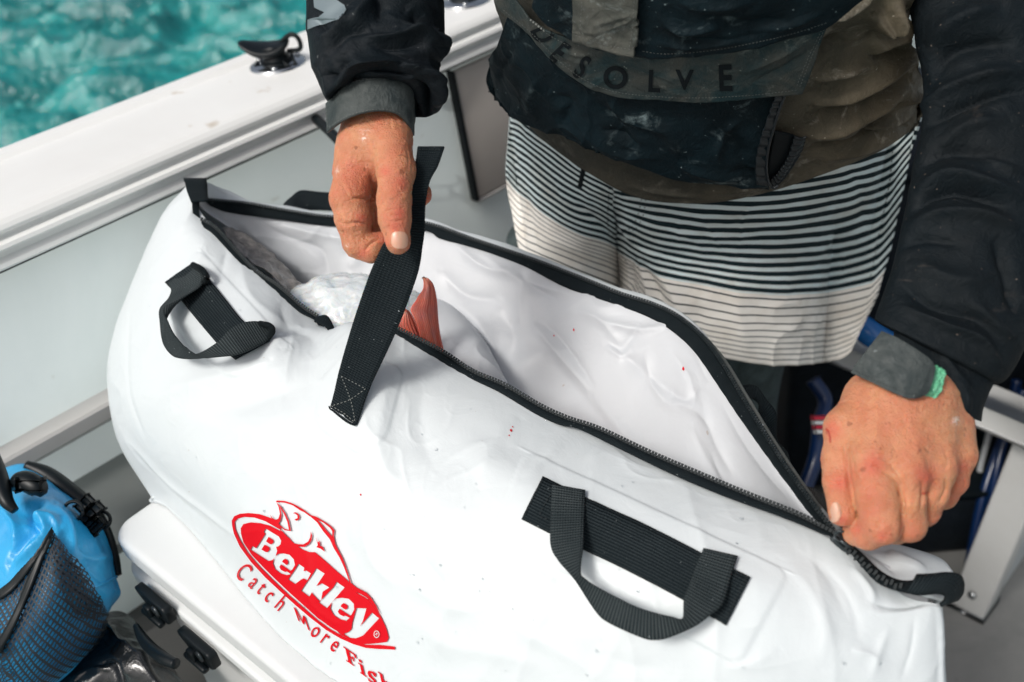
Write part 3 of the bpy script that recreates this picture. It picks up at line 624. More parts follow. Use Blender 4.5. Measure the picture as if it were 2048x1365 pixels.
Lf = [ # pulled-up cloth, dents and soft wrinkles of the front
 ([(560, 700), (620, 672), (690, 650), (745, 640)], 16, .007), ([(540, 720), (470, 745), (380, 770), (290, 800)], 20, .007), ([(640, 760), (520, 800), (400, 830)], 30, -.006),
 ([(500, 690), (560, 660), (600, 655)], 12, -.007), ([(430, 470), (400, 520), (330, 620), (290, 720)], 14, .0035), ([(480, 520), (500, 590), (560, 640), (640, 668)], 14, .005),
 ([(455, 490), (440, 560)], 9, -.003), ([(560, 600), (575, 650), (640, 690)], 10, -.004), ([(262, 600), (255, 700), (262, 800), (300, 900)], 4, -.003),
 ([(225, 760), (245, 790), (235, 830)], 7, .003), ([(240, 850), (262, 900), (310, 960)], 6, .003), ([(255, 880), (330, 960), (420, 1030), (480, 1080)], 4.5, .006), ([(265, 900), (340, 985), (430, 1060)], 7, -.005),
 ([(800, 700), (770, 800), (760, 900), (800, 1010)], 24, .005), ([(850, 760), (840, 850), (870, 950)], 22, -.004), ([(690, 870), (640, 960), (600, 1060)], 30, .004),
 ([(760, 980), (730, 1040), (745, 1120), (800, 1180)], 12, .0045), ([(700, 1000), (690, 1070), (720, 1130)], 14, -.003), ([(830, 1050), (850, 1120), (900, 1180)], 12, -.003), ([(800, 1150), (870, 1200), (960, 1230)], 14, .0035),
 ([(930, 1180), (880, 1250), (900, 1330)], 16, .004), ([(960, 1120), (1010, 1180), (1090, 1240)], 18, -.003), ([(1040, 840), (980, 900), (960, 980)], 22, .004), ([(870, 940), (930, 900), (1000, 880)], 8, .0022),
 ([(1130, 880), (1080, 930), (1040, 960)], 12, .003), ([(820, 1230), (900, 1290), (1010, 1310), (1120, 1350)], 20, .004), ([(1200, 1300), (1260, 1330), (1340, 1340)], 20, -.003),
 ([(1000, 1240), (1100, 1290), (1200, 1360)], 14, .003), ([(1560, 1120), (1620, 1180), (1650, 1260), (1640, 1340)], 18, .0035), ([(1600, 1100), (1660, 1160), (1700, 1250)], 14, -.003),
 ([(1700, 1130), (1740, 1180), (1750, 1215)], 9, .005), ([(1735, 1205), (1790, 1215), (1850, 1208)], 7, -.004), ([(1750, 1230), (1810, 1225), (1880, 1212)], 7, .0035), ([(1780, 1250), (1760, 1300), (1740, 1365)], 9, .003),
 ([(1830, 1230), (1822, 1300), (1800, 1365)], 6, -.002), ([(1700, 1300), (1740, 1310), (1760, 1330)], 10, .004), ([(1560, 1300), (1500, 1330), (1440, 1340)], 16, .003), ([(1640, 1120), (1700, 1200), (1720, 1290)], 12, -.0025),
 ([(395, 378), (385, 420), (350, 480)], 7, .003), ([(300, 800), (420, 850), (560, 860), (640, 900)], 30, .003), ([(480, 1010), (560, 990), (640, 1000)], 24, -.002)]
q = px(G); dsp = folds(q, Lf) * .52 + .0008 * fbm(G * 14, 3) + .0013 * crinkle(G, 13) + .0006 * crinkle(G, 30, 5.5)
fade = np.clip(np.linspace(0, 12, 260), 0, 1)[:, None]; dsp = dsp * fade * np.clip(np.linspace(560 / 34, 0, 560), 0, 1)[None]
# heat-welded patches round the handles: slightly proud of the cloth
def poly_in(q, pl):
    pl = np.asarray(pl, float); r = np.zeros(q.shape[:-1], bool); x, y = q[..., 0], q[..., 1]
    for a, b in zip(pl, np.roll(pl, -1, 0)):
        c = (a[1] > y) != (b[1] > y); r ^= c & (x < (b[0] - a[0]) * (y - a[1]) / (b[1] - a[1] + 1e-12) + a[0])
    return r
def rounded(pl, r=12):
    out = []; pl = np.asarray(pl, float); n_ = len(pl)
    for k in range(n_):
        a, b, c = pl[k - 1], pl[k], pl[(k + 1) % n_]; u = (a - b) / np.linalg.norm(a - b) * r; v = (c - b) / np.linalg.norm(c - b) * r
        for t in np.linspace(0, 1, 5): out.append((1 - t) ** 2 * (b + u) + 2 * t * (1 - t) * b + t * t * (b + v))
    return np.array(out)
patchR = rounded([(1052, 902), (1578, 1145), (1478, 1330), (985, 1068)], 30)
patchM = rounded([(640, 760), (700, 700), (808, 742), (772, 880), (726, 915), (630, 850)], 24)
patchL = rounded([(318, 600), (400, 500), (585, 700), (470, 760), (405, 720)], 20)
for pt in (patchR, patchM, patchL): dsp = dsp + .0011 * (1 / (1 + np.exp(-np.where(poly_in(q, pt), 1, -1) * np.clip(segd(q, np.vstack([pt, pt[:1]])), 0, 50) / 1.2)))
G[:, :400, 2] = np.maximum(G[:, :400, 2], LZ + .004)
front = sheet('front_panel', G, M['bag'], bag, .0035, disp=dsp)
bvF = bvh_of(front)
def Dp(x, y, off=0.0):
    """point on the front panel under a pixel, lifted towards the viewer"""
    g = drape(np.array([[x, y]], float), bvF, 0.0)[0]; v = cam0 - g; return g + v / np.linalg.norm(v) * off

# back panel (outside) and the lining
BL = [(398, 398, 1.055), (440, 406, 1.085), (500, 412, 1.10), (570, 424, 1.11), (650, 438, 1.115), (740, 440, 1.11), (850, 452, 1.09), (950, 484, 1.065), (1060, 521, 1.04), (1150, 556, 1.01), (1240, 591, .985), (1300, 610, .97), (1350, 634, .95), (1400, 678, .92), (1440, 732, .89), (1480, 800, .86), (1530, 880, .82), (1580, 955, .785), (1630, 1020, .755), (1672, 1075, .735), (1740, 1140, .722), (1800, 1180, .712), (1850, 1195, .708), (1880, 1204, .714)]
BR = [(410, 366, 1.075), (450, 384, 1.10), (505, 412, 1.115), (572, 423, 1.125), (652, 437, 1.13), (742, 439, 1.125), (852, 451, 1.10), (952, 483, 1.075), (1062, 520, 1.05), (1152, 555, 1.02), (1242, 590, .995), (1302, 609, .98), (1352, 633, .96), (1402, 677, .93), (1442, 731, .90), (1482, 799, .87), (1532, 879, .83), (1583, 953, .795), (1640, 1030, .77), (1700, 1088, .765), (1765, 1092, .765), (1825, 1106, .765), (1870, 1124, .765), (1890, 1146, .745)]
bl = P3(BL); brd = P3(BR); nb = len(BL)
fb = arc3 = None
fbot = cr1(FG[-1][1:], nb)          # front base line resampled
wd_ = np.interp(np.linspace(0, 1, nb), [0, .35, .7, .86, 1], [.28, .26, .15, .05, .004])[:, None]; bbot = fbot + e2 * wd_; bbot = bbot - e1 * (np.clip(np.linspace(-4, 1, nb), 0, 1) * .05)[:, None]; bbot[:, 2] = LZ + .003
Fmid = cr1(FG[2][1:], nb)
bw_ = np.interp(np.linspace(0, 1, nb), [0, .35, .6, 1], [.9, .6, -.2, -.1])[:, None]; e1f = e1 * (np.clip(np.linspace(-4, 1, nb), 0, 1) * .055)[:, None]; mid1 = -e1f + brd * .70 + bbot * .30 + e2 * .035 * bw_; mid2 = -e1f + brd * .32 + bbot * .68 + e2 * .05 * bw_
OB = np.stack([bl, brd, mid1, mid2, bbot])
G = cr1(cr1(OB, 90, 0), 300, 1); q = px(G)
Lb = [([(1715, 1100), (1760, 1120), (1800, 1160)], 10, .006), ([(1780, 1100), (1790, 1120), (1850, 1150)], 6, -.005), ([(1700, 1110), (1740, 1100), (1800, 1110)], 6, .003)]
back = sheet('back_panel', G, M['bag'], bag, .003, disp=(folds(q, Lb) + .002 * fbm(G * 16, 3)) * np.clip(np.linspace(0, 20, 90), 0, 1)[:, None] * np.clip(np.linspace(30, 0, 300) , 0, 1)[None])
# base
sheet('base_panel', np.stack([fbot, fbot * .5 + bbot * .5, bbot]) + ZU * .001, M['bag'], bag, .002)
eL = np.stack([FG[:, 0], FG[:, 0] * .5 + cr1(OB[:, 0], 7) * .5, cr1(OB[:, 0], 7)]); sheet('end_panel', cr1(cr1(eL, 30, 0), 30, 1), M['bag'], bag, .002)
pass
# lining: down the back wall, over the floor of the bag and up behind the front
nn_ = nb; inn = -e2 * .010
flip_ = cr1(P3([c[0] for c in FC[2:-3]] ), nn_); fmid_i = cr1(np.array([col3(c)[3] for c in FC[2:-3]]), nn_) + e2 * .055; 
fhi_i = behind(cr1(np.array([col3(c)[1] for c in FC[2:-3]]), nn_), .030)
bl2 = cr1(bl[:20], nn_); kw_ = np.interp(np.linspace(0, 1, nn_), [0, .4, 1], [1, .8, .2])[:, None]; bm1 = cr1(mid1[:20], nn_) - e2 * .04 * kw_; bm2 = cr1(mid2[:20], nn_) - e2 * .06 * kw_; bb2 = cr1(bbot[:20], nn_) - e2 * .06 * kw_ + ZU * .03; fb2 = cr1(fbot[:20], nn_) + e2 * .05 * kw_ + ZU * .03
LN = np.stack([bl2 - ZU * .001, bl2 * .8 + bm1 * .2 - e2 * .006, bm1, bm2, bb2, fb2, fmid_i, fhi_i, behind(flip_, .012) - ZU * .006])
G = cr1(cr1(LN, 320, 0), 420, 1); q = px(G)
Ll = [([(900, 480), (960, 530), (1010, 545), (1060, 530)], 9, .006), ([(880, 540), (930, 590), (1000, 600)], 12, -.007), ([(960, 505), (1040, 560), (1150, 590)], 10, .005), ([(1040, 540), (1060, 570), (1120, 600)], 8, -.006),
      ([(1060, 640), (1110, 700), (1160, 760), (1180, 790)], 9, .006), ([(1080, 640), (1130, 690), (1190, 780)], 7, -.005), ([(1200, 670), (1260, 720), (1340, 790)], 13, -.006), ([(1190, 640), (1280, 660), (1350, 650)], 9, .007),
      ([(1210, 690), (1240, 710), (1265, 700)], 7, .006), ([(1280, 650), (1250, 690), (1230, 700)], 8, -.005), ([(1330, 660), (1390, 700), (1420, 770)], 9, .005), ([(1290, 700), (1300, 760), (1340, 810), (1360, 800)], 9, .0055), ([(1320, 770), (1370, 800), (1400, 770)], 8, -.005),
      ([(1330, 800), (1390, 820), (1430, 860)], 10, .005), ([(1400, 780), (1430, 880), (1470, 960)], 10, .005), ([(1380, 850), (1410, 920), (1450, 980)], 12, -.005), ([(1440, 800), (1500, 900), (1580, 1000)], 8, .003), ([(1180, 790), (1250, 870), (1300, 900)], 18, .006), ([(1100, 720), (1170, 800), (1240, 880)], 22, -.006),
      ([(1000, 620), (1030, 680), (1000, 740)], 20, -.006), ([(900, 600), (960, 650), (1010, 740)], 14, .006), ([(660, 470), (720, 500), (700, 540)], 12, .006), ([(500, 430), (560, 470), (640, 500), (660, 560)], 10, -.008), ([(480, 440), (540, 500), (600, 540)], 14, .008), ([(560, 450), (640, 470), (700, 480)], 8, .006),
      ([(1340, 700), (1380, 760), (1390, 830)], 8, -.004), ([(1150, 620), (1200, 640), (1240, 690)], 10, .005), ([(1420, 900), (1440, 950), (1480, 1000)], 7, .004)]
m0_ = int(G.shape[0] * .52)
for i_ in range(m0_, G.shape[0]):
    for j_ in range(G.shape[1]):
        v_ = Vector(G[i_, j_] - cam0); L_ = v_.length; h_ = bvF.ray_cast(Vector(cam0), v_ / L_)
        if h_[0] is not None and L_ < h_[3] + .008: G[i_, j_] = cam0 + np.array(v_) / L_ * (h_[3] + .008)
Lw_ = np.clip(np.linspace(m0_ / 8, -(G.shape[0] - m0_) / 8, G.shape[0]), 0, 1)[:, None]
lin = sheet('lining', G, M['lining'], bag, .001, disp=(folds(q, Ll) * .6 + .0014 * fbm(G * 11 + 5, 3) + .0018 * crinkle(G, 15, 2.2)) * np.clip(np.minimum(np.linspace(0, 26, 320), np.linspace(26, 0, 320)), 0, 1)[:, None] * Lw_)
bvL = bvh_of(lin)
# blood spots
for x, y, r in ((1367, 738, 3.2), (1148, 660, 2.2), (1108, 672, 1.5)):
    decal('blood_spot', [[(x + r * .7 * math.cos(a) * (1 + .3 * math.sin(3 * a)), y + r * 1.3 * math.sin(a)) for a in np.linspace(0, 6.28, 12, endpoint=False)]], bvL, .0006, M['red'], bag, 0)
for x, y, r in ((1022, 862, 2.2), (1018, 872, 1.2), (1025, 855, 1.1), (722, 990, 1.6)):
    decal('blood_spot', [[(x + r * math.cos(a) * (1 + .3 * math.sin(2 * a)), y + r * 1.3 * math.sin(a)) for a in np.linspace(0, 6.28, 12, endpoint=False)]], bvF, .0006, M['red'], bag, 0)

# ---- zip: tapes and teeth
ft = [(398, 402), (402, 438), (432, 456), (468, 496), (510, 540), (556, 571), (604, 612), (636, 634), (650, 652)]
fo = [(384, 404), (390, 442), (424, 466), (459, 503), (502, 547), (546, 580), (596, 622), (630, 640), (640, 660)]
def ribbon(name, A, B, mt, parent, off=0, n_=80, thick=.0012, m_=5, disp=None, bow=0.0):
    A = arc(A, n_) if len(A[0]) == 3 else A; B = arc(B, n_); GA, GB = P3(A), P3(B); t = np.linspace(0, 1, m_)[:, None, None]; G = GA[None] * (1 - t) + GB[None] * t
    if bow: G = G + (cam0 - G) / np.linalg.norm(cam0 - G, axis=-1, keepdims=True) * (bow * np.sin(np.pi * t))
    G = G.transpose(1, 0, 2); L = np.r_[0, np.cumsum(np.linalg.norm(np.diff(G[:, m_ // 2], axis=0), axis=1))]; Wd = np.linalg.norm(GA - GB, axis=1).mean()
    uv = np.stack(np.meshgrid(L, np.linspace(0, Wd, m_), indexing='ij'), -1)
    return sheet(name, G, mt, parent, thick, uv=uv)
def with_d(pl, lipc, off=0.0):
    """give a pixel line the depth of a nearby reference line"""
    R_ = arc(lipc, 300); pl = arc(pl, 120); o = []
    for x, y in pl: k = np.argmin((R_[:, 0] - x) ** 2 + (R_[:, 1] - y) ** 2); o.append((x, y, R_[k, 2] + off))
    return o
lipF = [c[0] for c in FC[2:-2]]
ribbon('zip_tape', with_d(ft, lipF, -.004), with_d(fo, lipF, -.008), M['tape'], bag)
ribbon('zip_tape', with_d([(633, 633), (655, 632), (672, 662)], lipF, -.020), with_d([(628, 643), (646, 650), (664, 668)], lipF, -.026), M['tape'], bag, n_=30)
ftR = [(792, 655), (880, 700), (945, 742), (1010, 770), (1082, 812), (1135, 836), (1200, 858), (1300, 905), (1400, 948), (1500, 990), (1600, 1030), (1672, 1068)]
foR = [(790, 668), (872, 718), (940, 757), (1000, 786), (1070, 828), (1118, 850), (1160, 860), (1250, 904), (1350, 952), (1450, 994), (1560, 1034), (1660, 1074)]
ribbon('zip_tape', with_d(ftR, lipF, -.006), with_d(foR, lipF, -.012), M['tape'], bag, n_=160, bow=.003)
bt = [(410, 400), (440, 402), (500, 408), (570, 421), (650, 433), (740, 436), (850, 446), (950, 480), (1060, 517), (1150, 551), (1240, 587), (1300, 606), (1352, 630), (1404, 672), (1446, 728), (1486, 796), (1536, 877), (1584, 950), (1634, 1018), (1670, 1066)]
bo = [(420, 412), (450, 424), (500, 432), (570, 441), (650, 452), (740, 456), (850, 462), (880, 478), (960, 500), (1050, 534), (1130, 575), (1220, 606), (1290, 632), (1340, 660), (1385, 700), (1425, 755), (1475, 830), (1528, 905), (1572, 965), (1620, 1028), (1662, 1070)]
lipB = BL[:20]
ribbon('zip_tape', with_d(bt, lipB, -.004), with_d(bo, lipB, -.007), M['tape'], bag, n_=260, bow=.001)
ribbon('zip_tape', with_d([(1674, 1072), (1715, 1098), (1762, 1142), (1800, 1160), (1836, 1160)], lipB + BL[20:], -.006), with_d([(1664, 1076), (1698, 1104), (1745, 1158), (1775, 1176), (1815, 1188)], lipB + BL[20:], -.012), M['tape'], bag, n_=80, bow=.002)
ribbon('tape_edging', with_d([(1404, 670), (1448, 726), (1489, 794), (1540, 875), (1590, 950), (1640, 1020)], lipB, -.002), with_d([(1408, 667), (1454, 722), (1496, 790), (1546, 872), (1596, 948), (1644, 1016)], lipB, .004), M['thread'], bag, n_=120)
def teeth(name, pl, ref, off, pitch=.0030, size=(.0012, .0021, .0011), shift=0.0, mt=None):
    c = P3(with_d(pl, ref, off)); c = cr1(c, 900); s = np.r_[0, np.cumsum(np.linalg.norm(np.diff(c, axis=0), axis=1))]; n_ = int(s[-1] / pitch); ts = (np.arange(n_) + .5) * pitch
    V = []; Fc = []; C_ = np.stack([np.interp(ts, s, c[:, k]) for k in range(3)], -1); T = np.gradient(C_, axis=0); T /= np.linalg.norm(T, axis=1, keepdims=True)
    cube = np.array([(x, y, z) for x in (-1, 1) for y in (-1, 1) for z in (-1, 1)], float); cf = [(0, 1, 3, 2), (4, 6, 7, 5), (0, 4, 5, 1), (2, 3, 7, 6), (0, 2, 6, 4), (1, 5, 7, 3)]
    for k in range(n_):
        v = cam0 - C_[k]; v /= np.linalg.norm(v); sN = np.cross(T[k], v); sN /= np.linalg.norm(sN); sh = shift * (1 if k % 2 else -1)
        for a in cube: V.append(C_[k] + T[k] * a[0] * size[0] + sN * (a[1] * size[1] + sh) * (1 if a[2] < 0 else .8) + v * a[2] * size[2])
        Fc += [tuple(8 * k + i for i in f) for f in cf]
    return meshpy(name, V, Fc, mt or M['teeth'], bag, False, 'stuff')
teeth('zip_teeth', bt, lipB, -.0062)
teeth('zip_teeth', ft[1:], lipF, -.006); teeth('zip_teeth', ftR, lipF, -.0085)
teeth('zip_teeth', [(1688, 1094), (1712, 1112), (1755, 1152), (1795, 1172), (1815, 1176)], BL[18:], -.0135, .0032, (.0010, .0024, .0009), .0010)
# slider: body with bridge, and a pull the hand holds
def on(x, y, o_): return P(x, y, .728 - o_)
sl_ax = on(1703, 1097, 0) - on(1664, 1070, 0); sl_ax /= np.linalg.norm(sl_ax); vv = (cam0 - on(1684, 1083, 0)); vv /= np.linalg.norm(vv); sl_s = np.cross(vv, sl_ax); sl_s /= np.linalg.norm(sl_s); vv = np.cross(sl_ax, sl_s)
sc_ = on(1685, 1084, .004)
if vv @ (cam0 - sc_) < 0: vv = -vv
pl = [sc_ + sl_ax * a + sl_s * b for a, b in ((-.008, -.003), (-.006, -.0045), (.004, -.0055), (.0095, -.0045), (.0095, .0045), (.004, .0055), (-.006, .0045), (-.008, .003))]
sl = prism('zip_slider', pl, vv * .0022, M['slider'], bag, .0006)
prism('slider_base', [p_ - vv * .0045 for p_ in pl], vv * .0018, M['slider'], sl, .0005)
tube('slider_bridge', [sc_ - sl_ax * .006 + vv * .002, sc_ - sl_ax * .004 + vv * .0065, sc_ + vv * .0080, sc_ + sl_ax * .005 + vv * .0065, sc_ + sl_ax * .007 + vv * .002], .0013, M['slider'], sl, ns=30)
pc = [on(1700, 1084, .012), on(1692, 1068, .016), on(1680, 1062, .017), on(1670, 1070, .014), on(1676, 1080, .011), on(1692, 1086, .010), on(1700, 1084, .012)]
tube('pull_ring', pc, .0010, M['slider'], sl, ns=50); tube('pull_tab', [on(1688, 1068, .016), on(1698, 1054, .014), on(1704, 1035, .008)], .0018, M['slider'], sl, ns=16)

# ---- handles
def webbing(name, A, B, heights, parent=bag, mt=None, n_=110, thick=.0013, bv=None, m_=7):
    """strap between two edge lines; heights = lift above the cloth along the strap"""
    A = arc(A, n_); B = arc(B, n_); h = np.interp(np.linspace(0, 1, n_), np.linspace(0, 1, len(heights)), heights); bv = bv or bvF
    dA = np.array([dep(g) for g in drape(A, bv, 0)]); dB = np.array([dep(g) for g in drape(B, bv, 0)]); dm = (dA + dB) / 2; k = np.ones(15) / 15; dm = np.convolve(np.pad(dm, 7, 'edge'), k, 'valid')
    GA = P(A[:, 0], A[:, 1], dm * .35 + dA * .65 - h); GB = P(B[:, 0], B[:, 1], dm * .35 + dB * .65 - h); t = np.linspace(0, 1, m_)[:, None, None]; G = (GA[None] * (1 - t) + GB[None] * t).transpose(1, 0, 2)
    L = np.r_[0, np.cumsum(np.linalg.norm(np.diff(G[:, m_ // 2], axis=0), axis=1))]; uv = np.stack(np.meshgrid(L, np.linspace(0, .034, m_), indexing='ij'), -1)
    return sheet(name, G, mt or M['loop'], parent, thick, uv=uv)
hb = drape_sheet('handle_base', [(1085, 957), (1180, 1003), (1300, 1057), (1400, 1107), (1500, 1157)], [(1044, 1040), (1140, 1088), (1250, 1140), (1365, 1200), (1452, 1251)], bvF, .0026, M['webfine'], bag, 8, 120, .0018)
uvl = hb.data.uv_layers[0].data
for u in uvl: u.uv = (u.uv[1], u.uv[0])
webbing('handle_loop', [(1104, 968), (1101, 1036), (1101, 1091), (1116, 1121), (1150, 1162), (1191, 1224), (1218, 1247), (1280, 1275), (1307, 1281), (1338, 1276), (1389, 1254), (1419, 1232), (1447, 1206), (1462, 1155), (1476, 1112)],
        [(1171, 980), (1168, 1043), (1166, 1091), (1160, 1143), (1168, 1156), (1191, 1172), (1235, 1196), (1280, 1217), (1321, 1229), (1345, 1234), (1366, 1236), (1368, 1200), (1378, 1172), (1392, 1132), (1407, 1096)], [.005, .008, .018, .026, .030, .032, .030, .026, .018, .009, .005])
for pl in ([(1086, 962), (1050, 1036)], [(1105, 988), (1082, 1032), (1100, 1042)], [(1490, 1160), (1450, 1240)]): stitches('stitching', pl, bvF, .0040 if 'x' else 0, M['thread_dark'], hb, 5, 3, 2)
hl = drape_sheet('handle_base', [(386, 530), (415, 556), (450, 598), (486, 642), (515, 665), (541, 684)], [(333, 567), (360, 596), (395, 640), (432, 684), (455, 708), (472, 721)], bvF, .0026, M['webfine'], bag, 8, 70, .0018)
for u in hl.data.uv_layers[0].data: u.uv = (u.uv[1], u.uv[0])
webbing('handle_loop', [(334, 566), (342, 580), (336, 597), (319, 618), (319, 643), (325, 685), (342, 710), (363, 718), (396, 718), (434, 714), (476, 708), (513, 693), (538, 677), (545, 658)],
        [(388, 532), (408, 548), (400, 572), (359, 597), (327, 618), (334, 643), (346, 668), (367, 693), (392, 708), (434, 685), (459, 660), (488, 645), (517, 643), (536, 650)], [.004, .012, .024, .034, .040, .042, .040, .036, .030, .016, .006])
tube('loop_end_curl', [Dp(386, 530, .006), Dp(404, 540, .016), Dp(414, 556, .016), Dp(408, 566, .008)], .003, M['webfine'], bag, ns=16)
tube('loop_end_curl', [Dp(520, 648, .010), Dp(538, 652, .016), Dp(545, 662, .014), Dp(536, 676, .006)], .003, M['webfine'], bag, ns=16)
# long strap held up by the hand
sA = [(836, 293, .790), (832, 325, .785), (822, 360, .782), (817, 403, .782), (815, 440, .781), (800, 470, .783), (770, 486, .785), (752, 520, .792), (735, 560, .800), (707, 642, .818), (680, 734, .838), (668, 785, .846), (660, 815, .850)]
sB = [(888, 293, .792), (875, 330, .788), (859, 360, .785), (850, 403, .784), (848, 440, .783), (848, 458, .783), (843, 500, .786), (839, 528, .790), (829, 565, .797), (797, 650, .812), (764, 722, .826), (737, 779, .836), (711, 850, .838)]
def fitd(L, base=.0):
    o = []
    for x, y, d in L:
        if y > 640: d = min(d, dep(Dp(x, y)) - .003)
        o.append((x, y, d))
    return o
st = ribbon('long_strap', fitd(sA), fitd(sB), m_web('webbing_heavy', pitch=.0021, light=(.022, .03, .033)), bag, n_=260, thick=.0022, m_=9, bow=-.002)
bvS = bvh_of(st)
for pl in ([(683, 752), (708, 765), (732, 778)], [(683, 752), (702, 800), (712, 846)], [(732, 778), (700, 800), (664, 812)], [(664, 812), (690, 828), (711, 846)]): stitches('stitching', pl, bvS, .0009, M['thread'], st, 4, 3, 1.3)
ribbon('strap_end_fold', [(659, 812, .846), (663, 820, .846), (690, 838, .835), (710, 849, .833)], [(664, 822, .846), (668, 826, .845), (692, 845, .834), (711, 853, .833)], M['web'], bag, n_=30)
stitches('stitching', [(838, 300), (884, 300)], bvS, .0009, M['thread_dark'], st, 4, 2, 1.6)
# end tabs folded over the corners
ribbon('end_tab', [(367, 357, 1.085), (368, 358, 1.045), (373, 380, 1.035), (381, 402, 1.025)], [(411, 357, 1.085), (413, 358, 1.045), (414, 380, 1.035), (416, 399, 1.025)], M['tape'], bag, n_=40, thick=.003)
ribbon('end_tab', [(1833, 1148, .700), (1860, 1147, .694), (1897, 1144, .694), (1921, 1150, .698), (1929, 1166, .702), (1927, 1188, .706), (1917, 1202, .712)], [(1811, 1187, .694), (1840, 1192, .690), (1867, 1189, .690), (1884, 1191, .692), (1893, 1198, .696), (1892, 1208, .700), (1882, 1215, .706)], M['webfine'], bag, n_=60, thick=.003, bow=.004)
ribbon('end_tab_fold', [(1828, 1150, .696), (1846, 1148, .692)], [(1812, 1190, .690), (1836, 1194, .687)], M['tape'], bag, n_=12, thick=.002) if False else None
# handles on the far side
def bribbon(A, B, mt=None): return ribbon('back_handle', A, B, mt or M['webfine'], bag, n_=80, thick=.0015)
bribbon([(572, 420, 1.13), (566, 410, 1.14), (582, 394, 1.15), (602, 381, 1.16), (640, 384, 1.165), (700, 388, 1.16), (760, 396, 1.15)], [(600, 430, 1.12), (592, 425, 1.13), (604, 422, 1.14), (614, 420, 1.15), (642, 420, 1.155), (700, 424, 1.15), (760, 430, 1.14)])
bribbon([(1474, 776, .905), (1484, 771, .915), (1512, 772, .925), (1534, 800, .92), (1553, 828, .91), (1555, 878, .895), (1575, 905, .88), (1590, 955, .85)], [(1488, 806, .895), (1496, 798, .90), (1510, 799, .915), (1519, 815, .91), (1520, 850, .90), (1536, 888, .885), (1552, 908, .87), (1572, 945, .845)])
ribbon('back_webbing', [(1608, 972, .80), (1630, 978, .805), (1652, 1000, .80), (1662, 1030, .78)], [(1628, 1008, .78), (1640, 1025, .77), (1652, 1040, .762), (1664, 1055, .752)], m_web('webbing_grey', (.03, .03, .03), .0014, (.22, .2, .18)), bag, n_=40, thick=.0015)

# ---- printed emblem (traced outlines, picture pixels of the logo -> draped on the cloth)
def LZ_(pts, ox=440, oy=980, z=3.5448): return [(ox + x / z, oy + y / z) for x, y in pts]
def CL(pts, n_=60): 
    a = np.array(pts, float); a = np.vstack([a, a[:1]]); return cr1(a, n_)[:-1].tolist()
off = .0013
outer = [(92, 215), (110, 185), (150, 168), (210, 163), (290, 172), (370, 200), (425, 240), (436, 252), (440, 285), (400, 262), (330, 222), (250, 195), (180, 190), (135, 200), (112, 225), (118, 275), (150, 350), (205, 440), (290, 540), (400, 650), (500, 745), (620, 850), (700, 920), (790, 985), (880, 1035), (960, 1070), (1040, 1095), (1140, 1096), (1245, 1108), (1248, 1130), (1130, 1125), (1040, 1118), (950, 1090), (860, 1050), (760, 990), (650, 905), (540, 812), (430, 712), (330, 618), (230, 510), (150, 400), (108, 310), (94, 250)]
decal('logo_outline', [LZ_(outer)], bvF, off, M['red'], bag)
body = [(156, 270), (175, 240), (230, 228), (300, 236), (360, 252), (425, 285), (450, 300), (500, 345), (540, 385), (590, 420), (640, 440), (680, 440), (740, 490), (830, 570), (900, 630), (936, 665), (945, 700), (990, 735), (1060, 775), (1110, 840), (1150, 900), (1185, 975), (1204, 1045), (1190, 1075), (1140, 1082), (1060, 1090), (1000, 1090), (920, 1052), (860, 1022), (840, 1000), (790, 970), (700, 905), (600, 815), (500, 725), (400, 630), (310, 540), (235, 460), (175, 370), (158, 310)]
B_ = [(332, 273), (425, 330), (441, 360), (436, 385), (420, 400), (405, 402), (412, 430), (402, 470), (380, 495), (350, 502), (225, 420), (240, 395), (265, 412), (330, 310), (318, 298)]
B1 = [(352, 332), (385, 355), (388, 370), (372, 385), (362, 382), (335, 362)]; B2 = [(325, 385), (358, 405), (360, 422), (345, 440), (332, 438), (302, 420)]
e_1 = [(455, 448), (500, 458), (530, 490), (538, 530), (520, 562), (508, 572), (440, 525), (428, 545), (440, 565), (470, 580), (480, 575), (510, 595), (480, 602), (440, 590), (400, 560), (383, 520), (392, 480), (420, 452)]; e_1h = [(455, 495), (470, 485), (490, 500), (492, 520), (480, 530), (448, 508)]
r_1 = [(565, 522), (605, 550), (600, 575), (620, 570), (650, 590), (625, 640), (600, 625), (585, 632), (540, 665), (492, 632), (545, 555), (550, 545)]
k_1 = [(690, 553), (748, 592), (690, 680), (715, 668), (730, 660), (782, 690), (735, 720), (725, 775), (712, 785), (665, 735), (660, 722), (640, 754), (583, 712), (668, 590)]
l_1 = [(835, 650), (890, 690), (765, 836), (708, 795), (810, 690)]
e_2 = [(870, 762), (920, 770), (955, 805), (958, 845), (940, 880), (930, 890), (855, 840), (842, 860), (855, 880), (885, 895), (895, 888), (925, 905), (900, 924), (860, 915), (815, 885), (790, 840), (800, 795), (830, 768)]; e_2h = [(870, 810), (885, 800), (908, 815), (912, 835), (898, 848), (862, 824)]
y_1 = [(975, 835), (1045, 838), (1020, 925), (1000, 965), (1085, 868), (1134, 908), (1020, 1030), (970, 1050), (925, 1045), (885, 1018), (920, 1005), (940, 985), (945, 940)]
holes = [B_, e_1, r_1, k_1, l_1, e_2, y_1]
decal('logo_field', [LZ_(body)] + [LZ_(h) for h in holes] + [LZ_(h) for h in (B1, B2, e_1h, e_2h)], bvF, off, M['red'], bag, 3)
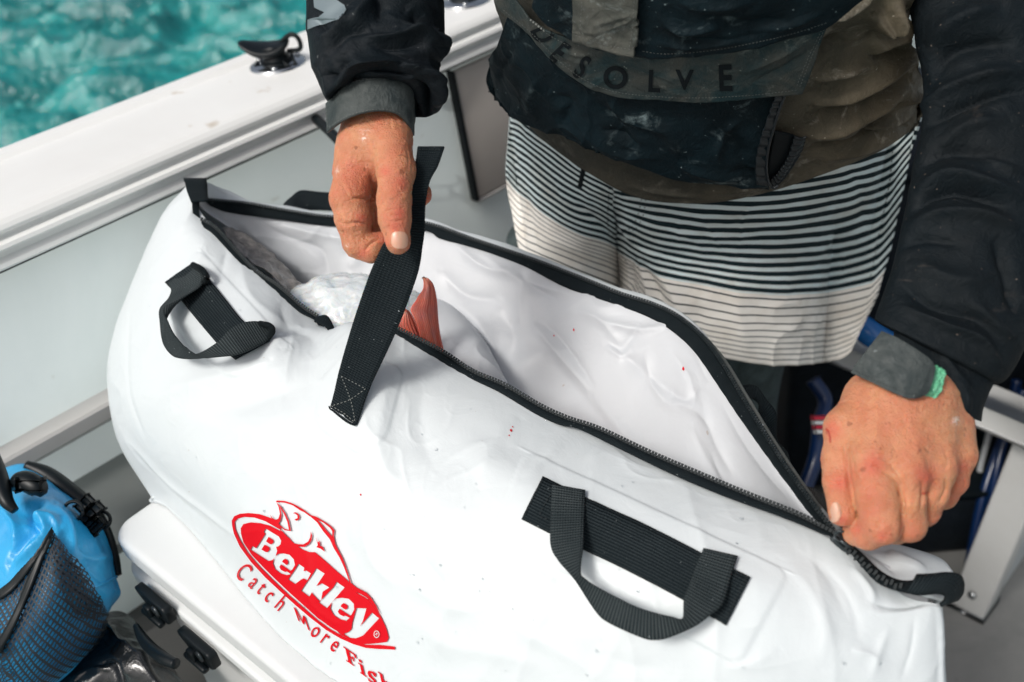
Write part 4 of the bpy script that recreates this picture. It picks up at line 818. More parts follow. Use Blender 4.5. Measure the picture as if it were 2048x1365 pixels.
fish1 = [(408, 82), (415, 76), (470, 80), (530, 98), (600, 140), (655, 178), (690, 188), (760, 228), (800, 258), (822, 285), (818, 330), (828, 380), (850, 425), (880, 480), (900, 530), (920, 590), (940, 655), (975, 685), (1050, 725), (1085, 765), (1120, 820), (1150, 885), (1110, 830), (1060, 765), (1010, 735), (960, 710), (938, 680), (920, 625), (890, 545), (860, 480), (820, 415), (790, 350), (745, 295), (700, 230), (660, 195), (600, 155), (530, 112), (470, 92), (430, 88), (418, 92)]
fish1h = [(700, 208), (745, 232), (790, 268), (806, 290), (808, 330), (770, 290), (735, 248)]
decal('logo_fish_back', [LZ_(fish1), LZ_(fish1h)], bvF, off * 1.6, M['red'], bag)
for pl in ([(408, 82), (440, 130), (448, 180), (440, 215), (425, 240), (395, 225), (375, 195), (368, 175), (385, 200), (405, 212), (425, 205), (436, 170), (428, 125)],
           [(412, 90), (440, 115), (475, 165), (500, 220), (515, 292), (470, 285), (425, 250), (428, 242), (470, 275), (500, 282), (488, 225), (465, 170), (435, 120)],
           [(528, 165), (545, 158), (568, 170), (577, 190), (570, 210), (552, 218), (540, 208), (560, 200), (560, 182), (545, 170)],
           [(655, 292), (664, 320), (660, 355), (640, 385), (610, 402), (570, 400), (530, 380), (518, 370), (560, 382), (600, 385), (635, 365), (650, 335)],
           [(690, 330), (705, 370), (718, 358), (722, 395), (740, 402), (755, 436), (725, 415), (695, 405), (705, 390)],
           [(425, 250), (445, 285), (490, 330), (520, 352), (480, 330), (440, 292)]):
    decal('logo_fish_line', [LZ_(pl)], bvF, off * 1.6, M['red'], bag, 0)
# registered mark
a = np.linspace(0, 2 * np.pi, 24, endpoint=False)
decal('logo_mark', [LZ_([(1126 + 20 * math.cos(t), 1015 + 26 * math.sin(t)) for t in a]), LZ_([(1126 + 16 * math.cos(t), 1015 + 21 * math.sin(t)) for t in a])], bvF, off * 2.4, M['bag'], bag, 0)
def lx(cx, cy, ang, sx, sy, sh=0.0):
    c_, s_ = math.cos(math.radians(ang)), math.sin(math.radians(ang))
    def f(x, y):
        X, Y = x * sx + sh * y * sx, -y * sy; return (440 + (cx + X * c_ - Y * s_) / 3.5448, 980 + (cy + X * s_ + Y * c_) / 3.5448)
    return f
lettering('logo_mark_letter', 'R', lx(1126, 1015, 40, 28, 28), bvF, off * 2.4, M['bag'], bag, 0)
for ch, x, y, an, sx, sy in (('C', 172, 582, 50, 115, 185), ('a', 250, 650, 48, 105, 165), ('t', 305, 692, 47, 100, 160), ('c', 362, 745, 47, 105, 165), ('h', 438, 805, 46, 110, 165), ('o', 690, 995, 43, 110, 165), ('r', 755, 1045, 42, 110, 165), ('e', 825, 1095, 42, 110, 165)):
    lettering('slogan_letter', ch, lx(x, y, an, sx, sy, -.15), bvF, off, M['red'], bag, 3, bold=.006)
def AFF(pl, o, X=(112, 78), Y=(-25, -108), k=1.0): return [(o[0] + (x * X[0] + y * Y[0]) * k, o[1] + (x * X[1] + y * Y[1]) * k) for x, y in pl]
F_s = AFF([(0, 0), (0, .1), (.12, .1), (.12, .9), (0, .9), (0, 1), (.8, 1), (.8, .72), (.7, .72), (.62, .88), (.34, .88), (.34, .58), (.46, .58), (.5, .68), (.58, .68), (.58, .38), (.5, .38), (.46, .48), (.34, .48), (.34, .1), (.48, .1), (.48, 0)], (905, 1212))
i_s = AFF([(0, 0), (0, .1), (.1, .1), (.1, .62), (0, .62), (0, .72), (.3, .72), (.3, .1), (.4, .1), (.4, 0)], (1002, 1296)); i_d = AFF([(.1, .84), (.3, .84), (.3, 1.02), (.1, 1.02)], (1002, 1296))
s_s = [(1060, 1278), (1090, 1285), (1112, 1300), (1112, 1325), (1098, 1318), (1085, 1298), (1072, 1296), (1080, 1315), (1108, 1345), (1118, 1375), (1100, 1380), (1060, 1350), (1052, 1325), (1070, 1345), (1095, 1362), (1092, 1348), (1062, 1320), (1052, 1295)]
h_s = AFF([(0, 0), (0, .1), (.1, .1), (.1, .95), (0, .95), (0, 1.05), (.3, 1.05), (.3, .62), (.42, .72), (.6, .72), (.7, .6), (.7, .1), (.8, .1), (.8, 0), (.42, 0), (.42, .1), (.5, .1), (.5, .52), (.45, .6), (.38, .58), (.3, .48), (.3, .1), (.38, .1), (.38, 0)], (1150, 1395))
M_s = AFF([(0, 0), (0, 1), (.2, 1), (.5, .38), (.8, 1), (1, 1), (1, 0), (.84, 0), (.84, .70), (.56, .12), (.44, .12), (.16, .70), (.16, 0)], (562, 922), (84, 76), (-34, -98))
for pl in (M_s, F_s, i_s, i_d, s_s, h_s): decal('slogan_letter', [LZ_(pl)], bvF, off, M['red'], bag, 3)

# ---- beads of water on the wet cloth
rd = np.random.RandomState(5); V = []; Fc = []
for _ in range(150):
    x, y = rd.uniform(260, 1860), rd.uniform(420, 1360); d_ = Vector(ray(x, y)).normalized(); h = bvF.ray_cast(Vector(cam0), d_)
    if h[0] is None: continue
    if bvL.ray_cast(Vector(cam0), d_)[0] is not None and (Vector(cam0) - bvL.ray_cast(Vector(cam0), d_)[0]).length < (Vector(cam0) - h[0]).length: continue
    n_ = h[1] if h[1].dot(d_) < 0 else -h[1]; r = rd.uniform(.0004, .0013); X = n_.orthogonal().normalized(); Y = n_.cross(X); k0 = len(V)
    for ri, hh_ in ((1, 0), (.85, .35), (.5, .55)):
        for k in range(8): t_ = k * math.pi / 4; V.append(h[0] + (X * math.cos(t_) + Y * math.sin(t_) * 1.2) * r * ri + n_ * (r * hh_))
    V.append(h[0] + n_ * r * .6)
    for ri in range(2):
        for k in range(8): Fc.append((k0 + ri * 8 + k, k0 + ri * 8 + (k + 1) % 8, k0 + ri * 8 + 8 + (k + 1) % 8, k0 + ri * 8 + 8 + k))
    for k in range(8): Fc.append((k0 + 16 + k, k0 + 16 + (k + 1) % 8, k0 + 24))
m_wat = mat('water_bead', (.95, .98, 1), .03, trans=1); m_wat.node_tree.nodes['Principled BSDF'].inputs['IOR'].default_value = 1.33
wb = meshpy('water_beads', [tuple(v) for v in V], Fc, m_wat, bag, True, 'stuff')

# ---------------------------------------------------------------- what is in the bag
m_fin = mat('fin_red', (.70, .15, .08), .45, coat=.2, sss=(.003, (1, .3, .2))); t = NT(m_fin); co = t.coord(uv=True, scale=(1, 1, 1))
wv = t.n('ShaderNodeTexWave', wave_type='BANDS', bands_direction='Y'); wv.inputs['Scale'].default_value = 120; wv.inputs['Distortion'].default_value = 2.5; wv.inputs['Detail'].default_value = 3; t.l(co, wv.inputs['Vector'])
c = t.mix(wv.outputs['Fac'], (.52, .085, .05), (.66, .19, .12)); c = t.mix(t.ramp(t.noise(t.coord(), 60, 4), ((.4, (0, 0, 0)), (.7, (1, 1, 1)))), c, (.44, .13, .11)); t.base(c); t.bump(wv.outputs['Fac'], .3, .0008)
fish = empty('fish', P(860, 720, .97), 'red fish lying in the bag with its tail fin sticking up', 'fish')
A = [(797, 655, .945), (804, 628, .940), (812, 612, .935), (820, 602, .930)]
def fin(name, L_, R_, n_=60, m_=30):
    A, B = P3(arc(L_, n_)), P3(arc(R_, n_)); t = np.linspace(0, 1, m_)[:, None, None]; G = (A[None] * (1 - t) + B[None] * t).transpose(1, 0, 2)
    G = G + (cam0 - G) / np.linalg.norm(cam0 - G, axis=-1, keepdims=True) * (.0010 * np.sin(t * np.pi * 26) + .006 * np.sin(np.pi * t))[:, :, :].transpose(1, 0, 2)
    L = np.linspace(0, .05, n_); uv = np.stack(np.meshgrid(L, np.linspace(0, .03, m_), indexing='ij'), -1); return sheet(name, G, m_fin, fish, .0016, uv=uv)
fin('tail_fin', [(845, 555, .955), (847, 568, .95), (845, 580, .948), (838, 590, .945), (830, 604, .942), (824, 612, .94), (821, 622, .94), (829, 638, .94), (838, 665, .945), (850, 720, .96)], [(846, 554, .957), (858, 558, .955), (868, 572, .955), (874, 600, .958), (877, 640, .962), (881, 670, .965), (888, 702, .97), (892, 715, .97), (896, 735, .975), (898, 750, .98)])
fin('tail_fin', [(808, 620, .950), (802, 635, .948), (796, 652, .95), (806, 672, .955), (830, 720, .965)], [(809, 619, .951), (818, 622, .950), (832, 645, .950), (845, 680, .957), (862, 730, .967)], 40, 20)
cc = P(900, 800, .99); aa = np.linspace(0, 2 * np.pi, 24, endpoint=False); pts = [P(870, 725, .972), P(900, 770, .97), P(960, 850, .955), P(1040, 950, .93), P(1130, 1050, .90), P(1200, 1120, .88)]
m_fb = m_cloth('fish_skin', (.55, .16, .12), (.8, .6, .55), .5, .7, .3, 20, alt=(.7, .3, .25))
tube('fish_body', pts, [.012, .018, .035, .045, .038, .010], m_fb, fish, 24, 60)
def blob(name, c, rad, mt, nz, fr, parent=None, axes=(RT, UP, -FW), res=(90, 60), pw=1.0):
    u = np.linspace(0, 2 * np.pi, res[0], endpoint=False); v = np.linspace(.02, np.pi - .02, res[1]); U_, V_ = np.meshgrid(u, v); n3 = np.stack([np.sin(V_) * np.cos(U_), np.sin(V_) * np.sin(U_), np.cos(V_)], -1)
    G = c + n3[..., :1] * rad[0] * axes[0] + n3[..., 1:2] * rad[1] * axes[1] + n3[..., 2:] * rad[2] * axes[2]; return loft(name, G, mt, parent, disp=nz * (1 - np.abs(fbm(G * fr, 4))) + nz * .5 * fbm(G * fr * .5 + 9, 2))
m_ice = mat('ice_film', (.66, .74, .76), .22, coat=.6, sss=(.02, (.6, .8, 1))); t = NT(m_ice); co = t.coord(); t.base(t.mix(t.ramp(t.noise(co, 55, 6, .7, 1.5), ((.35, (0, 0, 0)), (.7, (1, 1, 1)))), (.70, .76, .78), (.86, .90, .91))); t.bump(t.noise(co, 90, 6, .7, 1.5), .5, .005)
tag(blob('ice_bag', P(705, 655, 1.035), (.085, .052, .05), m_ice, .0045, 60, res=(150, 90)), 'crinkled clear bag of crushed ice inside the white bag', 'ice bag')
sk = P3([[(700, 600, 1.13), (790, 588, 1.12), (860, 584, 1.115), (886, 590, 1.13), (880, 600, 1.16)], [(700, 640, 1.06), (800, 620, 1.045), (885, 612, 1.045), (925, 628, 1.065), (925, 640, 1.11)], [(720, 700, 1.03), (840, 690, 1.0), (935, 672, 1.0), (972, 686, 1.025), (970, 700, 1.07)], [(760, 780, 1.01), (880, 770, .965), (975, 735, .965), (1010, 758, .985), (1010, 780, 1.03)], [(800, 860, 1.0), (920, 850, .95), (1010, 810, .94), (1050, 830, .95), (1050, 850, 1.0)]])
G = cr1(cr1(sk, 140, 0), 140, 1); tag(sheet('ice_sack', G, M['lining'], None, .0015, disp=.0022 * crinkle(G, 20, 4.0) + .001 * fbm(G * 25, 2)), 'smooth white plastic sack lying right of the red fish tail', 'sack')
m_film = mat('wet_film_shaded', (.27, .25, .24), .18, coat=.5); t = NT(m_film); co = t.coord(scale=(1, 1, 1)); t.base(t.mix(t.ramp(t.noise(co, 40, 6, .7, 2), ((.4, (0, 0, 0)), (.7, (1, 1, 1)))), (.20, .19, .18), (.42, .39, .36))); t.bump(t.noise(co, 60, 5, .6, 2), .7, .006)  # wet clear film; its grey-brown also carries the shade inside the bag
fg = P3([[(445, 455, 1.075), (480, 462, 1.085), (540, 500, 1.09)], [(470, 495, 1.055), (520, 510, 1.07), (580, 540, 1.075)], [(530, 545, 1.03), (570, 555, 1.045), (612, 575, 1.055)], [(600, 605, 1.01), (620, 600, 1.03), (640, 600, 1.04)]])
G = cr1(cr1(fg, 60, 0), 40, 1); tag(sheet('plastic_film', G, m_film, None, .0008, disp=.004 * fbm(G * 60, 3)), 'wet plastic film, shaded grey, in the left end of the bag', 'plastic film')
# ================================================================= right-hand background: white seat frame, hoses, bottle
fr = empty('seat_frame', onz(1964, 1246, 0), 'white seat frame post and rail at the right edge', 'frame')
m_fr = m_paint('frame_white', (.70, .71, .70), (.62, .62, .60), .45, 6)
base_c = onz(1964, 1246, 0); pa = onz(1896, 1211, 0) - base_c; pa /= np.linalg.norm(pa); pb = np.cross(ZU, pa); 
if (onz(2048, 1200, 0) - base_c) @ pb < 0: pb = -pb
Lp = np.linalg.norm(onz(1896, 1211, 0) - base_c)
prism('post', [base_c + pa * a + pb * b for a, b in ((0, 0), (Lp, 0), (Lp, Lp), (0, Lp))], ZU * .37 + np.array([.046, .0, 0]), m_fr, fr, .004)
box('post_foot', base_c + pa * Lp / 2 + pb * Lp / 2 + ZU * .004, (Lp * .5 + .001, Lp * .5 + .001, .004), (pa, pb, ZU), m_steel, fr, .002)
disc('bolt', base_c + pa * Lp * .42 + ZU * .05, 0, 0, [(.0005, .005), (.006, .0045), (.007, 0)], m_steel, fr, nrm=-pb, n=14)
def bar(name, p0, p1, hw, hh_, mt, parent):
    d_ = p1 - p0; L_ = np.linalg.norm(d_); d_ = d_ / L_; s = np.cross(d_, ZU); s /= np.linalg.norm(s); u_ = np.cross(s, d_); return box(name, (p0 + p1) / 2, (L_ / 2, hw, hh_), (d_, s, u_), mt, parent, .004)
bar('rail', onz(1600, 655, .395), onz(2140, 885, .395), .022, .020, m_fr, fr)
prism('side_panel', [base_c + pb * (Lp + .001) + pa * .004, base_c + pb * (Lp + .5) + pa * .004, base_c + pb * (Lp + .5) + pa * .004 + ZU * .44, base_c + pb * (Lp + .001) + pa * .004 + ZU * .44], pa * .012, m_paint('frame_panel', (.62, .66, .68), (.55, .6, .62), .4, 4), fr, .002)
dkb = P(1900, 850, 1.95); dkb[2] = .32; bxh = np.array([RT[0], RT[1], 0]); bxh /= np.linalg.norm(bxh); byh = np.array([-bxh[1], bxh[0], 0])
dbx = empty('void_box', dkb * np.array([1, 1, 0]), 'black box put in for the dark void behind the white seat frame', 'bin')  # added black box, stands in for the shaded void behind the frame
m_dk = m_cloth('dull_black', (.006, .009, .013), None, rough=.6)
gx = -gn
box('void_box_body', dkb, (.36, .17, .31), (bxh, byh, ZU), m_dk, dbx, .02); box('void_box_top', dkb + ZU * .325, (.37, .18, .014), (bxh, byh, ZU), m_dk, dbx, .008)
dark_fill = onz(1860, 1060, 0); tb0 = empty('dark_fill', dark_fill, 'low black block put in for the dark void beside the white post', 'dark_fill'); box('dark_fill_side', dark_fill + ZU * .07 + byh * .05, (.13, .11, .065), (bxh, byh, ZU), m_dk, tb0, .012); box('dark_fill_rim', dark_fill + ZU * .14 + byh * .05, (.135, .115, .006), (bxh, byh, ZU), m_black, tb0, .004)  # added black block, makes the shaded deck here read as dark void
m_hose = mat('blue_hose', (.003, .022, .09), .3, coat=.3); m_hose2 = mat('pale_hose', (.45, .47, .48), .4)
for k, (pts, r, mt_, lb) in enumerate((
        ([(1935, 1150, 1.62), (1962, 1010, 1.60), (1990, 920, 1.60), (2015, 850, 1.60), (2035, 760, 1.58)], .008, m_hose, 'blue hose curving down beside the white post'),
        ([(1975, 1080, 1.58), (1990, 960, 1.57), (2010, 880, 1.57), (2048, 780, 1.56)], .007, m_hose, 'thin blue hose nearest the white post'),
        ([(1955, 1000, 1.64), (1960, 940, 1.63), (1975, 880, 1.62), (1985, 830, 1.62)], .005, m_hose2, 'pale cable hanging behind the blue hoses'),
        ([(1960, 780, 1.48), (1990, 735, 1.46), (2020, 705, 1.45), (2060, 650, 1.44)], .007, m_dk, 'black cable looping under the right sleeve'),
        ([(1625, 760, 1.45), (1650, 800, 1.45), (1640, 850, 1.44), (1630, 920, 1.44), (1600, 1000, 1.43)], .011, m_hose, 'thick blue hose showing between the legging and the hand'))):
    tag(tube('hose', [P(*p_) for p_ in pts], r, mt_, ns=60), lb, 'hose', None)
bt_ = empty('bottle', P(1722, 668, 1.44), 'blue plastic bottle lying on the white rail beside the striped shorts', 'bottle')
bx = P(1760, 690, 1.40) - P(1690, 645, 1.42); bx /= np.linalg.norm(bx)
disc('bottle_body', P(1742, 668, 1.41), 0, 0, [(.0005, -.045), (.017, -.043), (.019, -.036), (.019, .030), (.015, .036), (.0005, .037)], mat('bottle_blue', (.01, .14, .42), .15, coat=.5), bt_, nrm=bx, n=24)
disc('bottle_cap', P(1742, 668, 1.41) - bx * .046, 0, 0, [(.0005, -.012), (.010, -.011), (.011, 0), (.0005, .0012)], mat('bottle_cap', (.03, .25, .5), .3), bt_, nrm=bx, n=20)
tg = empty('striped_line', P(1640, 852, 1.40), 'short red and white striped line beside the legging', 'line')
for k in range(4): box('stripe_band', P(1641 + k * 2, 836 + k * 9, 1.40), (.012, .0028, .006), (RT, UP, FW), mat('band_red', (.55, .02, .05), .5) if k % 2 == 0 else mat('band_white', (.7, .7, .7), .5), tg, .001)

# ================================================================= the person
person = empty('person', np.array([.24, .95, 0.0]), 'person in a dark jacket and striped shorts holding the bag strap and zip', 'person')
PHI = math.radians(-20); TC = np.array([.235, 1.045]); TA, TB = .212, .150       # hip ellipse
def ell_d(x, y, c, a, b, phi, lean=0.0, z0=.75, it=3, taper=0.0):
    """depth along the view of the near side of a leaning elliptical body; tangent beyond its outline"""
    q = ray(x, y); ux, uy = math.cos(phi), math.sin(phi); d = np.full(q.shape[:-1], 1.0)
    for _ in range(it):
        z = HC + q[..., 2] * d; cx_ = c[0]; cy_ = c[1] - lean * (z - z0); s = 1 + taper * (z - z0)
        ox, oy = -cx_, -cy_; o1 = (ox * ux + oy * uy) / (a * s); o2 = (-ox * uy + oy * ux) / (b * s); r1 = (q[..., 0] * ux + q[..., 1] * uy) / (a * s); r2 = (-q[..., 0] * uy + q[..., 1] * ux) / (b * s)
        A = r1 * r1 + r2 * r2; B = o1 * r1 + o2 * r2; C = o1 * o1 + o2 * o2 - 1; D = np.maximum(B * B - A * C, 0); d = (-B - np.sqrt(D)) / A
    return d
def d_torso(x, y): return ell_d(x, y, TC, TA, TB, PHI, .35, .80, 4, .25)
thL, thR = np.array([.072, 1.092]), np.array([.272, 1.07])
def d_short(x, y):
    h = ell_d(x, y, TC, TA - .004, TB - .004, PHI, .15, .8); l = ell_d(x, y, thL, .076, .10, 0); r = ell_d(x, y, thR, .140, .130, 0)
    w = np.clip((y - 350) / 200, 0, 1); w = w * w * (3 - 2 * w)
    t_ = smin(l + .35 * np.clip((x - 1265) / 150, 0, 1), r + .35 * np.clip((1255 - x) / 150, 0, 1), .012)
    return h * (1 - w) + t_ * w
def patch_d(rows, dfn, m_, n_, off=0.0, sm=0):
    a = np.array([arc(r, n_) for r in rows]); a = cr1(a, m_, 0); d = dfn(a[..., 0], a[..., 1]) - off; return P(a[..., 0], a[..., 1], d), a

# ---- body: one continuous surface (hands, arms, trunk, head, legs)
def hand_sdf(base, thumb, fingers, kb=.010, kf=.005, kt=.009, ks=.0013, cuts=()):
    def f(X):
        def ch(L, k):
            r = None
            for s in L:
                d = sdcap(X, *s[:4], **(s[4] if len(s) > 4 else {})); r = d if r is None else smin(r, d, k)
            return r
        b = ch(base, kb); out = None
        for fi in fingers:
            g = smin(b, ch(fi, .003), kf); out = g if out is None else smin(out, g, ks)
        if thumb: out = smin(out, smin(b, ch(thumb, .006), kt), ks)
        for c_ in cuts: out = -smin(-out, sdcap(X, *c_), .002)
        return out
    return f
def Cn(pts):
    """chain of tapered capsules from (x, y, depth, radius in px)"""
    o = []
    for a, b in zip(pts[:-1], pts[1:]): o.append((P(*a[:3]), P(*b[:3]), a[3] * a[2] / FPX, b[3] * b[2] / FPX))
    return o
# hand on the strap
hA = hand_sdf(
    base=Cn([(760, 60, .85, 62), (757, 230, .826, 64)]) + Cn([(757, 230, .826, 64), (750, 300, .818, 70)]) + Cn([(738, 300, .818, 62), (718, 345, .820, 52)]) + Cn([(765, 290, .812, 50), (770, 330, .812, 42)]),
    thumb=Cn([(778, 262, .808, 44), (792, 340, .780, 37), (788, 400, .768, 32.5), (789, 436, .765, 30.5), (796, 484, .762, 25.5)]),
    fingers=[Cn([(722, 325, .815, 46), (697, 396, .796, 39)]) + Cn([(700, 396, .797, 38), (706, 438, .796, 36), (716, 488, .800, 29)]) + Cn([(716, 486, .800, 31), (742, 497, .800, 29), (785, 480, .806, 23)]),
             Cn([(745, 335, .835, 42), (735, 410, .822, 38), (742, 468, .826, 32), (790, 470, .835, 26)]),
             Cn([(770, 340, .850, 36), (765, 410, .845, 34), (800, 425, .842, 27), (843, 392, .822, 19), (846, 385, .821, 17)])])
# hand at the zip
hB = hand_sdf(
    base=Cn([(1920, 600, .80, 54), (1866, 730, .768, 60)]) + Cn([(1778, 800, .722, 62), (1740, 925, .700, 45)]) + Cn([(1815, 790, .724, 62), (1808, 945, .694, 45)]) + Cn([(1850, 800, .728, 62), (1868, 938, .702, 42)]) + Cn([(1885, 830, .738, 58), (1912, 910, .717, 38)]) + Cn([(1740, 800, .738, 52), (1745, 880, .725, 50)]),
    thumb=Cn([(1752, 800, .735, 52), (1690, 856, .722, 39), (1679, 920, .714, 33), (1680, 965, .708, 31), (1685, 1026, .704, 28)]),
    fingers=[Cn([(1742, 925, .699, 47), (1752, 985, .692, 44), (1764, 1048, .688, 41)]) + Cn([(1762, 1050, .690, 40), (1735, 1066, .700, 33), (1712, 1066, .712, 27)]),
             Cn([(1810, 945, .694, 43), (1812, 1000, .692, 38), (1818, 1050, .696, 34)]) + Cn([(1818, 1050, .696, 33), (1790, 1060, .72, 28), (1760, 1055, .74, 24)]),
             Cn([(1868, 938, .702, 40), (1862, 985, .703, 34), (1848, 1022, .710, 31)]) + Cn([(1848, 1022, .710, 30), (1830, 1030, .73, 27), (1800, 1040, .75, 24)]),
             Cn([(1914, 908, .717, 36), (1905, 960, .722, 30), (1885, 990, .730, 28), (1860, 1000, .75, 25)])])
def bb(pts, r): q_ = np.array([P(*p_) for p_ in pts]); return q_.min(0) - r, q_.max(0) + r
loA, hiA = bb([(757, 200, .83), (700, 400, .80), (797, 500, .77), (845, 390, .82), (720, 330, .85), (660, 420, .8)], .034)
loB, hiB = bb([(1855, 740, .745), (1740, 925, .70), (1686, 1030, .70), (1812, 1070, .70), (1915, 910, .72), (1760, 1055, .75), (1650, 850, .74), (1900, 780, .74)], .034)
# coarse trunk, arms, head and legs hidden under the clothes
shL, shR = np.array([.035, .935, 1.42]), np.array([.46, .90, 1.42]); elA = P(735, -240, .86); elB = P(2015, -60, .835)
def body_sdf(X):
    L = [(np.array([.235, 1.085, .86]), np.array([.24, 1.05, 1.10]), .085, .095), (np.array([.24, 1.05, 1.10]), np.array([.245, .98, 1.36]), .095, .10), (shL, shR, .055, .055), (np.array([.245, .94, 1.40]), np.array([.245, .91, 1.52]), .055, .055),
         (np.array([.245, .895, 1.58]), np.array([.245, .90, 1.66]), .082, .092), (np.array([thL[0] + .01, thL[1] + .03, .80]), np.array([thL[0], thL[1] + .02, .45]), .054, .050), (np.array([thR[0], thR[1] + .01, .80]), np.array([thR[0], thR[1] + .02, .45]), .085, .055),
         (np.array([thL[0], thL[1] + .02, .45]), np.array([thL[0], thL[1] + .05, .10]), .055, .038), (np.array([thR[0], thR[1] + .02, .45]), np.array([thR[0], thR[1] + .05, .10]), .055, .038),
         (np.array([thL[0], thL[1] + .05, .06]), np.array([thL[0] - .02, thL[1] - .10, .035]), .04, .03), (np.array([thR[0], thR[1] + .05, .06]), np.array([thR[0] + .03, thR[1] - .10, .035]), .04, .03),
         (shL, elA, .048, .038), (elA, P(758, 150, .835), .038, .022), (shR, elB, .045, .034), (elB, P(1985, 160, .822), .034, .030), (P(1985, 160, .822), P(1955, 420, .800), .030, .028), (P(1955, 420, .800), P(1895, 650, .772), .028, .024),
         (np.array([.245, .81, 1.60]), np.array([.245, .80, 1.57]), .016, .018)]
    r = None
    for s in L: d = sdcap(X, *s); r = d if r is None else smin(r, d, .02)
    return r
parts = []
for fn, lo, hi, h in ((hA, loA, hiA, .00095), (hB, loB, hiB, .00095)):
    V, Fq = mesh_sdf(fn, lo, hi, h); V = laplace(V, Fq, 3, .5); parts.append((V, Fq))
V, Fq = mesh_sdf(body_sdf, (-.30, .55, -.01), (.80, 1.35, 1.80), .016); parts.append((laplace(V, Fq, 2), Fq))
# skin creases, tendons and wrinkles on the hands, laid along the real folds
crA = [([(740, 345), (748, 375), (752, 402)], 3.6, -.0026), ([(700, 398), (722, 396), (745, 402), (752, 404)], 2.6, -.0020), ([(700, 398), (690, 380), (678, 360)], 2.5, -.0007),
       ([(690, 450), (710, 446), (728, 448), (742, 452)], 2.4, -.0016), ([(728, 505), (740, 488), (758, 480)], 2.6, -.0018), ([(745, 405), (752, 430), (752, 455)], 3.0, -.0015),
       ([(764, 427), (785, 418), (812, 416)], 1.7, -.0009), ([(766, 434), (790, 430), (814, 430)], 1.5, -.0006), ([(770, 441), (790, 443), (814, 438)], 1.6, -.0007), ([(768, 422), (780, 417)], 1.5, -.0005),
       ([(735, 335), (720, 330), (705, 336), (690, 345)], 2.4, -.0006), ([(742, 340), (760, 328), (775, 320)], 2.2, -.0006), ([(748, 360), (765, 352), (780, 350)], 1.8, -.0004), ([(820, 300), (825, 330), (822, 355)], 2.2, -.0007), ([(812, 290), (818, 320), (815, 350)], 2.0, -.0005),
       ([(690, 345), (700, 370), (712, 395)], 1.8, -.0004), ([(780, 350), (795, 345), (806, 352)], 4, .0006), ([(770, 365), (800, 362)], 1.6, -.0004), ([(768, 372), (802, 370)], 1.4, -.0003), ([(690, 330), (730, 325), (760, 330)], 1.6, -.0004), ([(700, 312), (740, 308), (770, 316)], 1.5, -.0003),
       ([(700, 500), (712, 512), (730, 520)], 1.6, -.0004), ([(672, 440), (690, 450)], 1.6, -.0005), ([(740, 270), (745, 300)], 6, .0006)]
nailA = [(783, 468), (790, 464), (806, 464), (813, 468), (816, 480), (814, 494), (806, 498), (790, 497), (783, 490)]
nailB = [(1664, 1008), (1672, 1004), (1680, 1010), (1682, 1026), (1678, 1042), (1668, 1045), (1660, 1042), (1660, 1026)]
crB = [([(1686, 880), (1692, 920), (1698, 960), (1708, 1010)], 4.0, -.0020), ([(1648, 955), (1665, 962), (1685, 962)], 1.8, -.0008), ([(1650, 964), (1668, 970), (1690, 970)], 1.8, -.0009), ([(1650, 946), (1665, 950)], 1.5, -.0005),
       ([(1735, 930), (1760, 940), (1785, 955), (1800, 975), (1806, 1010)], 3.2, -.0014), ([(1800, 975), (1807, 1010), (1807, 1050), (1800, 1085)], 4.0, -.0022), ([(1730, 925), (1745, 915), (1765, 918), (1780, 928)], 2.0, -.0006), ([(1738, 938), (1755, 932), (1775, 940)], 1.8, -.0006),
       ([(1780, 925), (1795, 950), (1812, 985)], 3.0, -.0009), ([(1800, 930), (1812, 950), (1820, 985)], 2.0, -.0005), ([(1842, 960), (1848, 985), (1842, 1025)], 3.6, -.0018), ([(1890, 955), (1893, 980), (1878, 1008)], 3.4, -.0018),
       ([(1740, 1080), (1765, 1074), (1795, 1078)], 1.8, -.0006), ([(1745, 1072), (1770, 1066), (1790, 1069)], 1.6, -.0004), ([(1735, 928), (1750, 924)], 9, .0008), ([(1850, 955), (1858, 962)], 8, .0008), ([(1915, 925), (1925, 930)], 8, .0006),
       ([(1760, 820), (1750, 870), (1748, 910)], 7, .0006), ([(1820, 830), (1830, 880), (1842, 930)], 7, .0005), ([(1870, 850), (1890, 890), (1905, 915)], 7, .0005), ([(1880, 880), (1895, 920), (1885, 950)], 5, -.0006), ([(1700, 900), (1708, 940), (1712, 980)], 3, -.0006),
       ([(1925, 950), (1930, 970), (1920, 985)], 3, -.0006), ([(1690, 1060), (1700, 1072), (1706, 1085)], 2.5, -.0008), ([(1670, 870), (1672, 905)], 4, -.0005)]
allV, allF, k0 = [], [], 0; fl, ct, chk = [], [], []
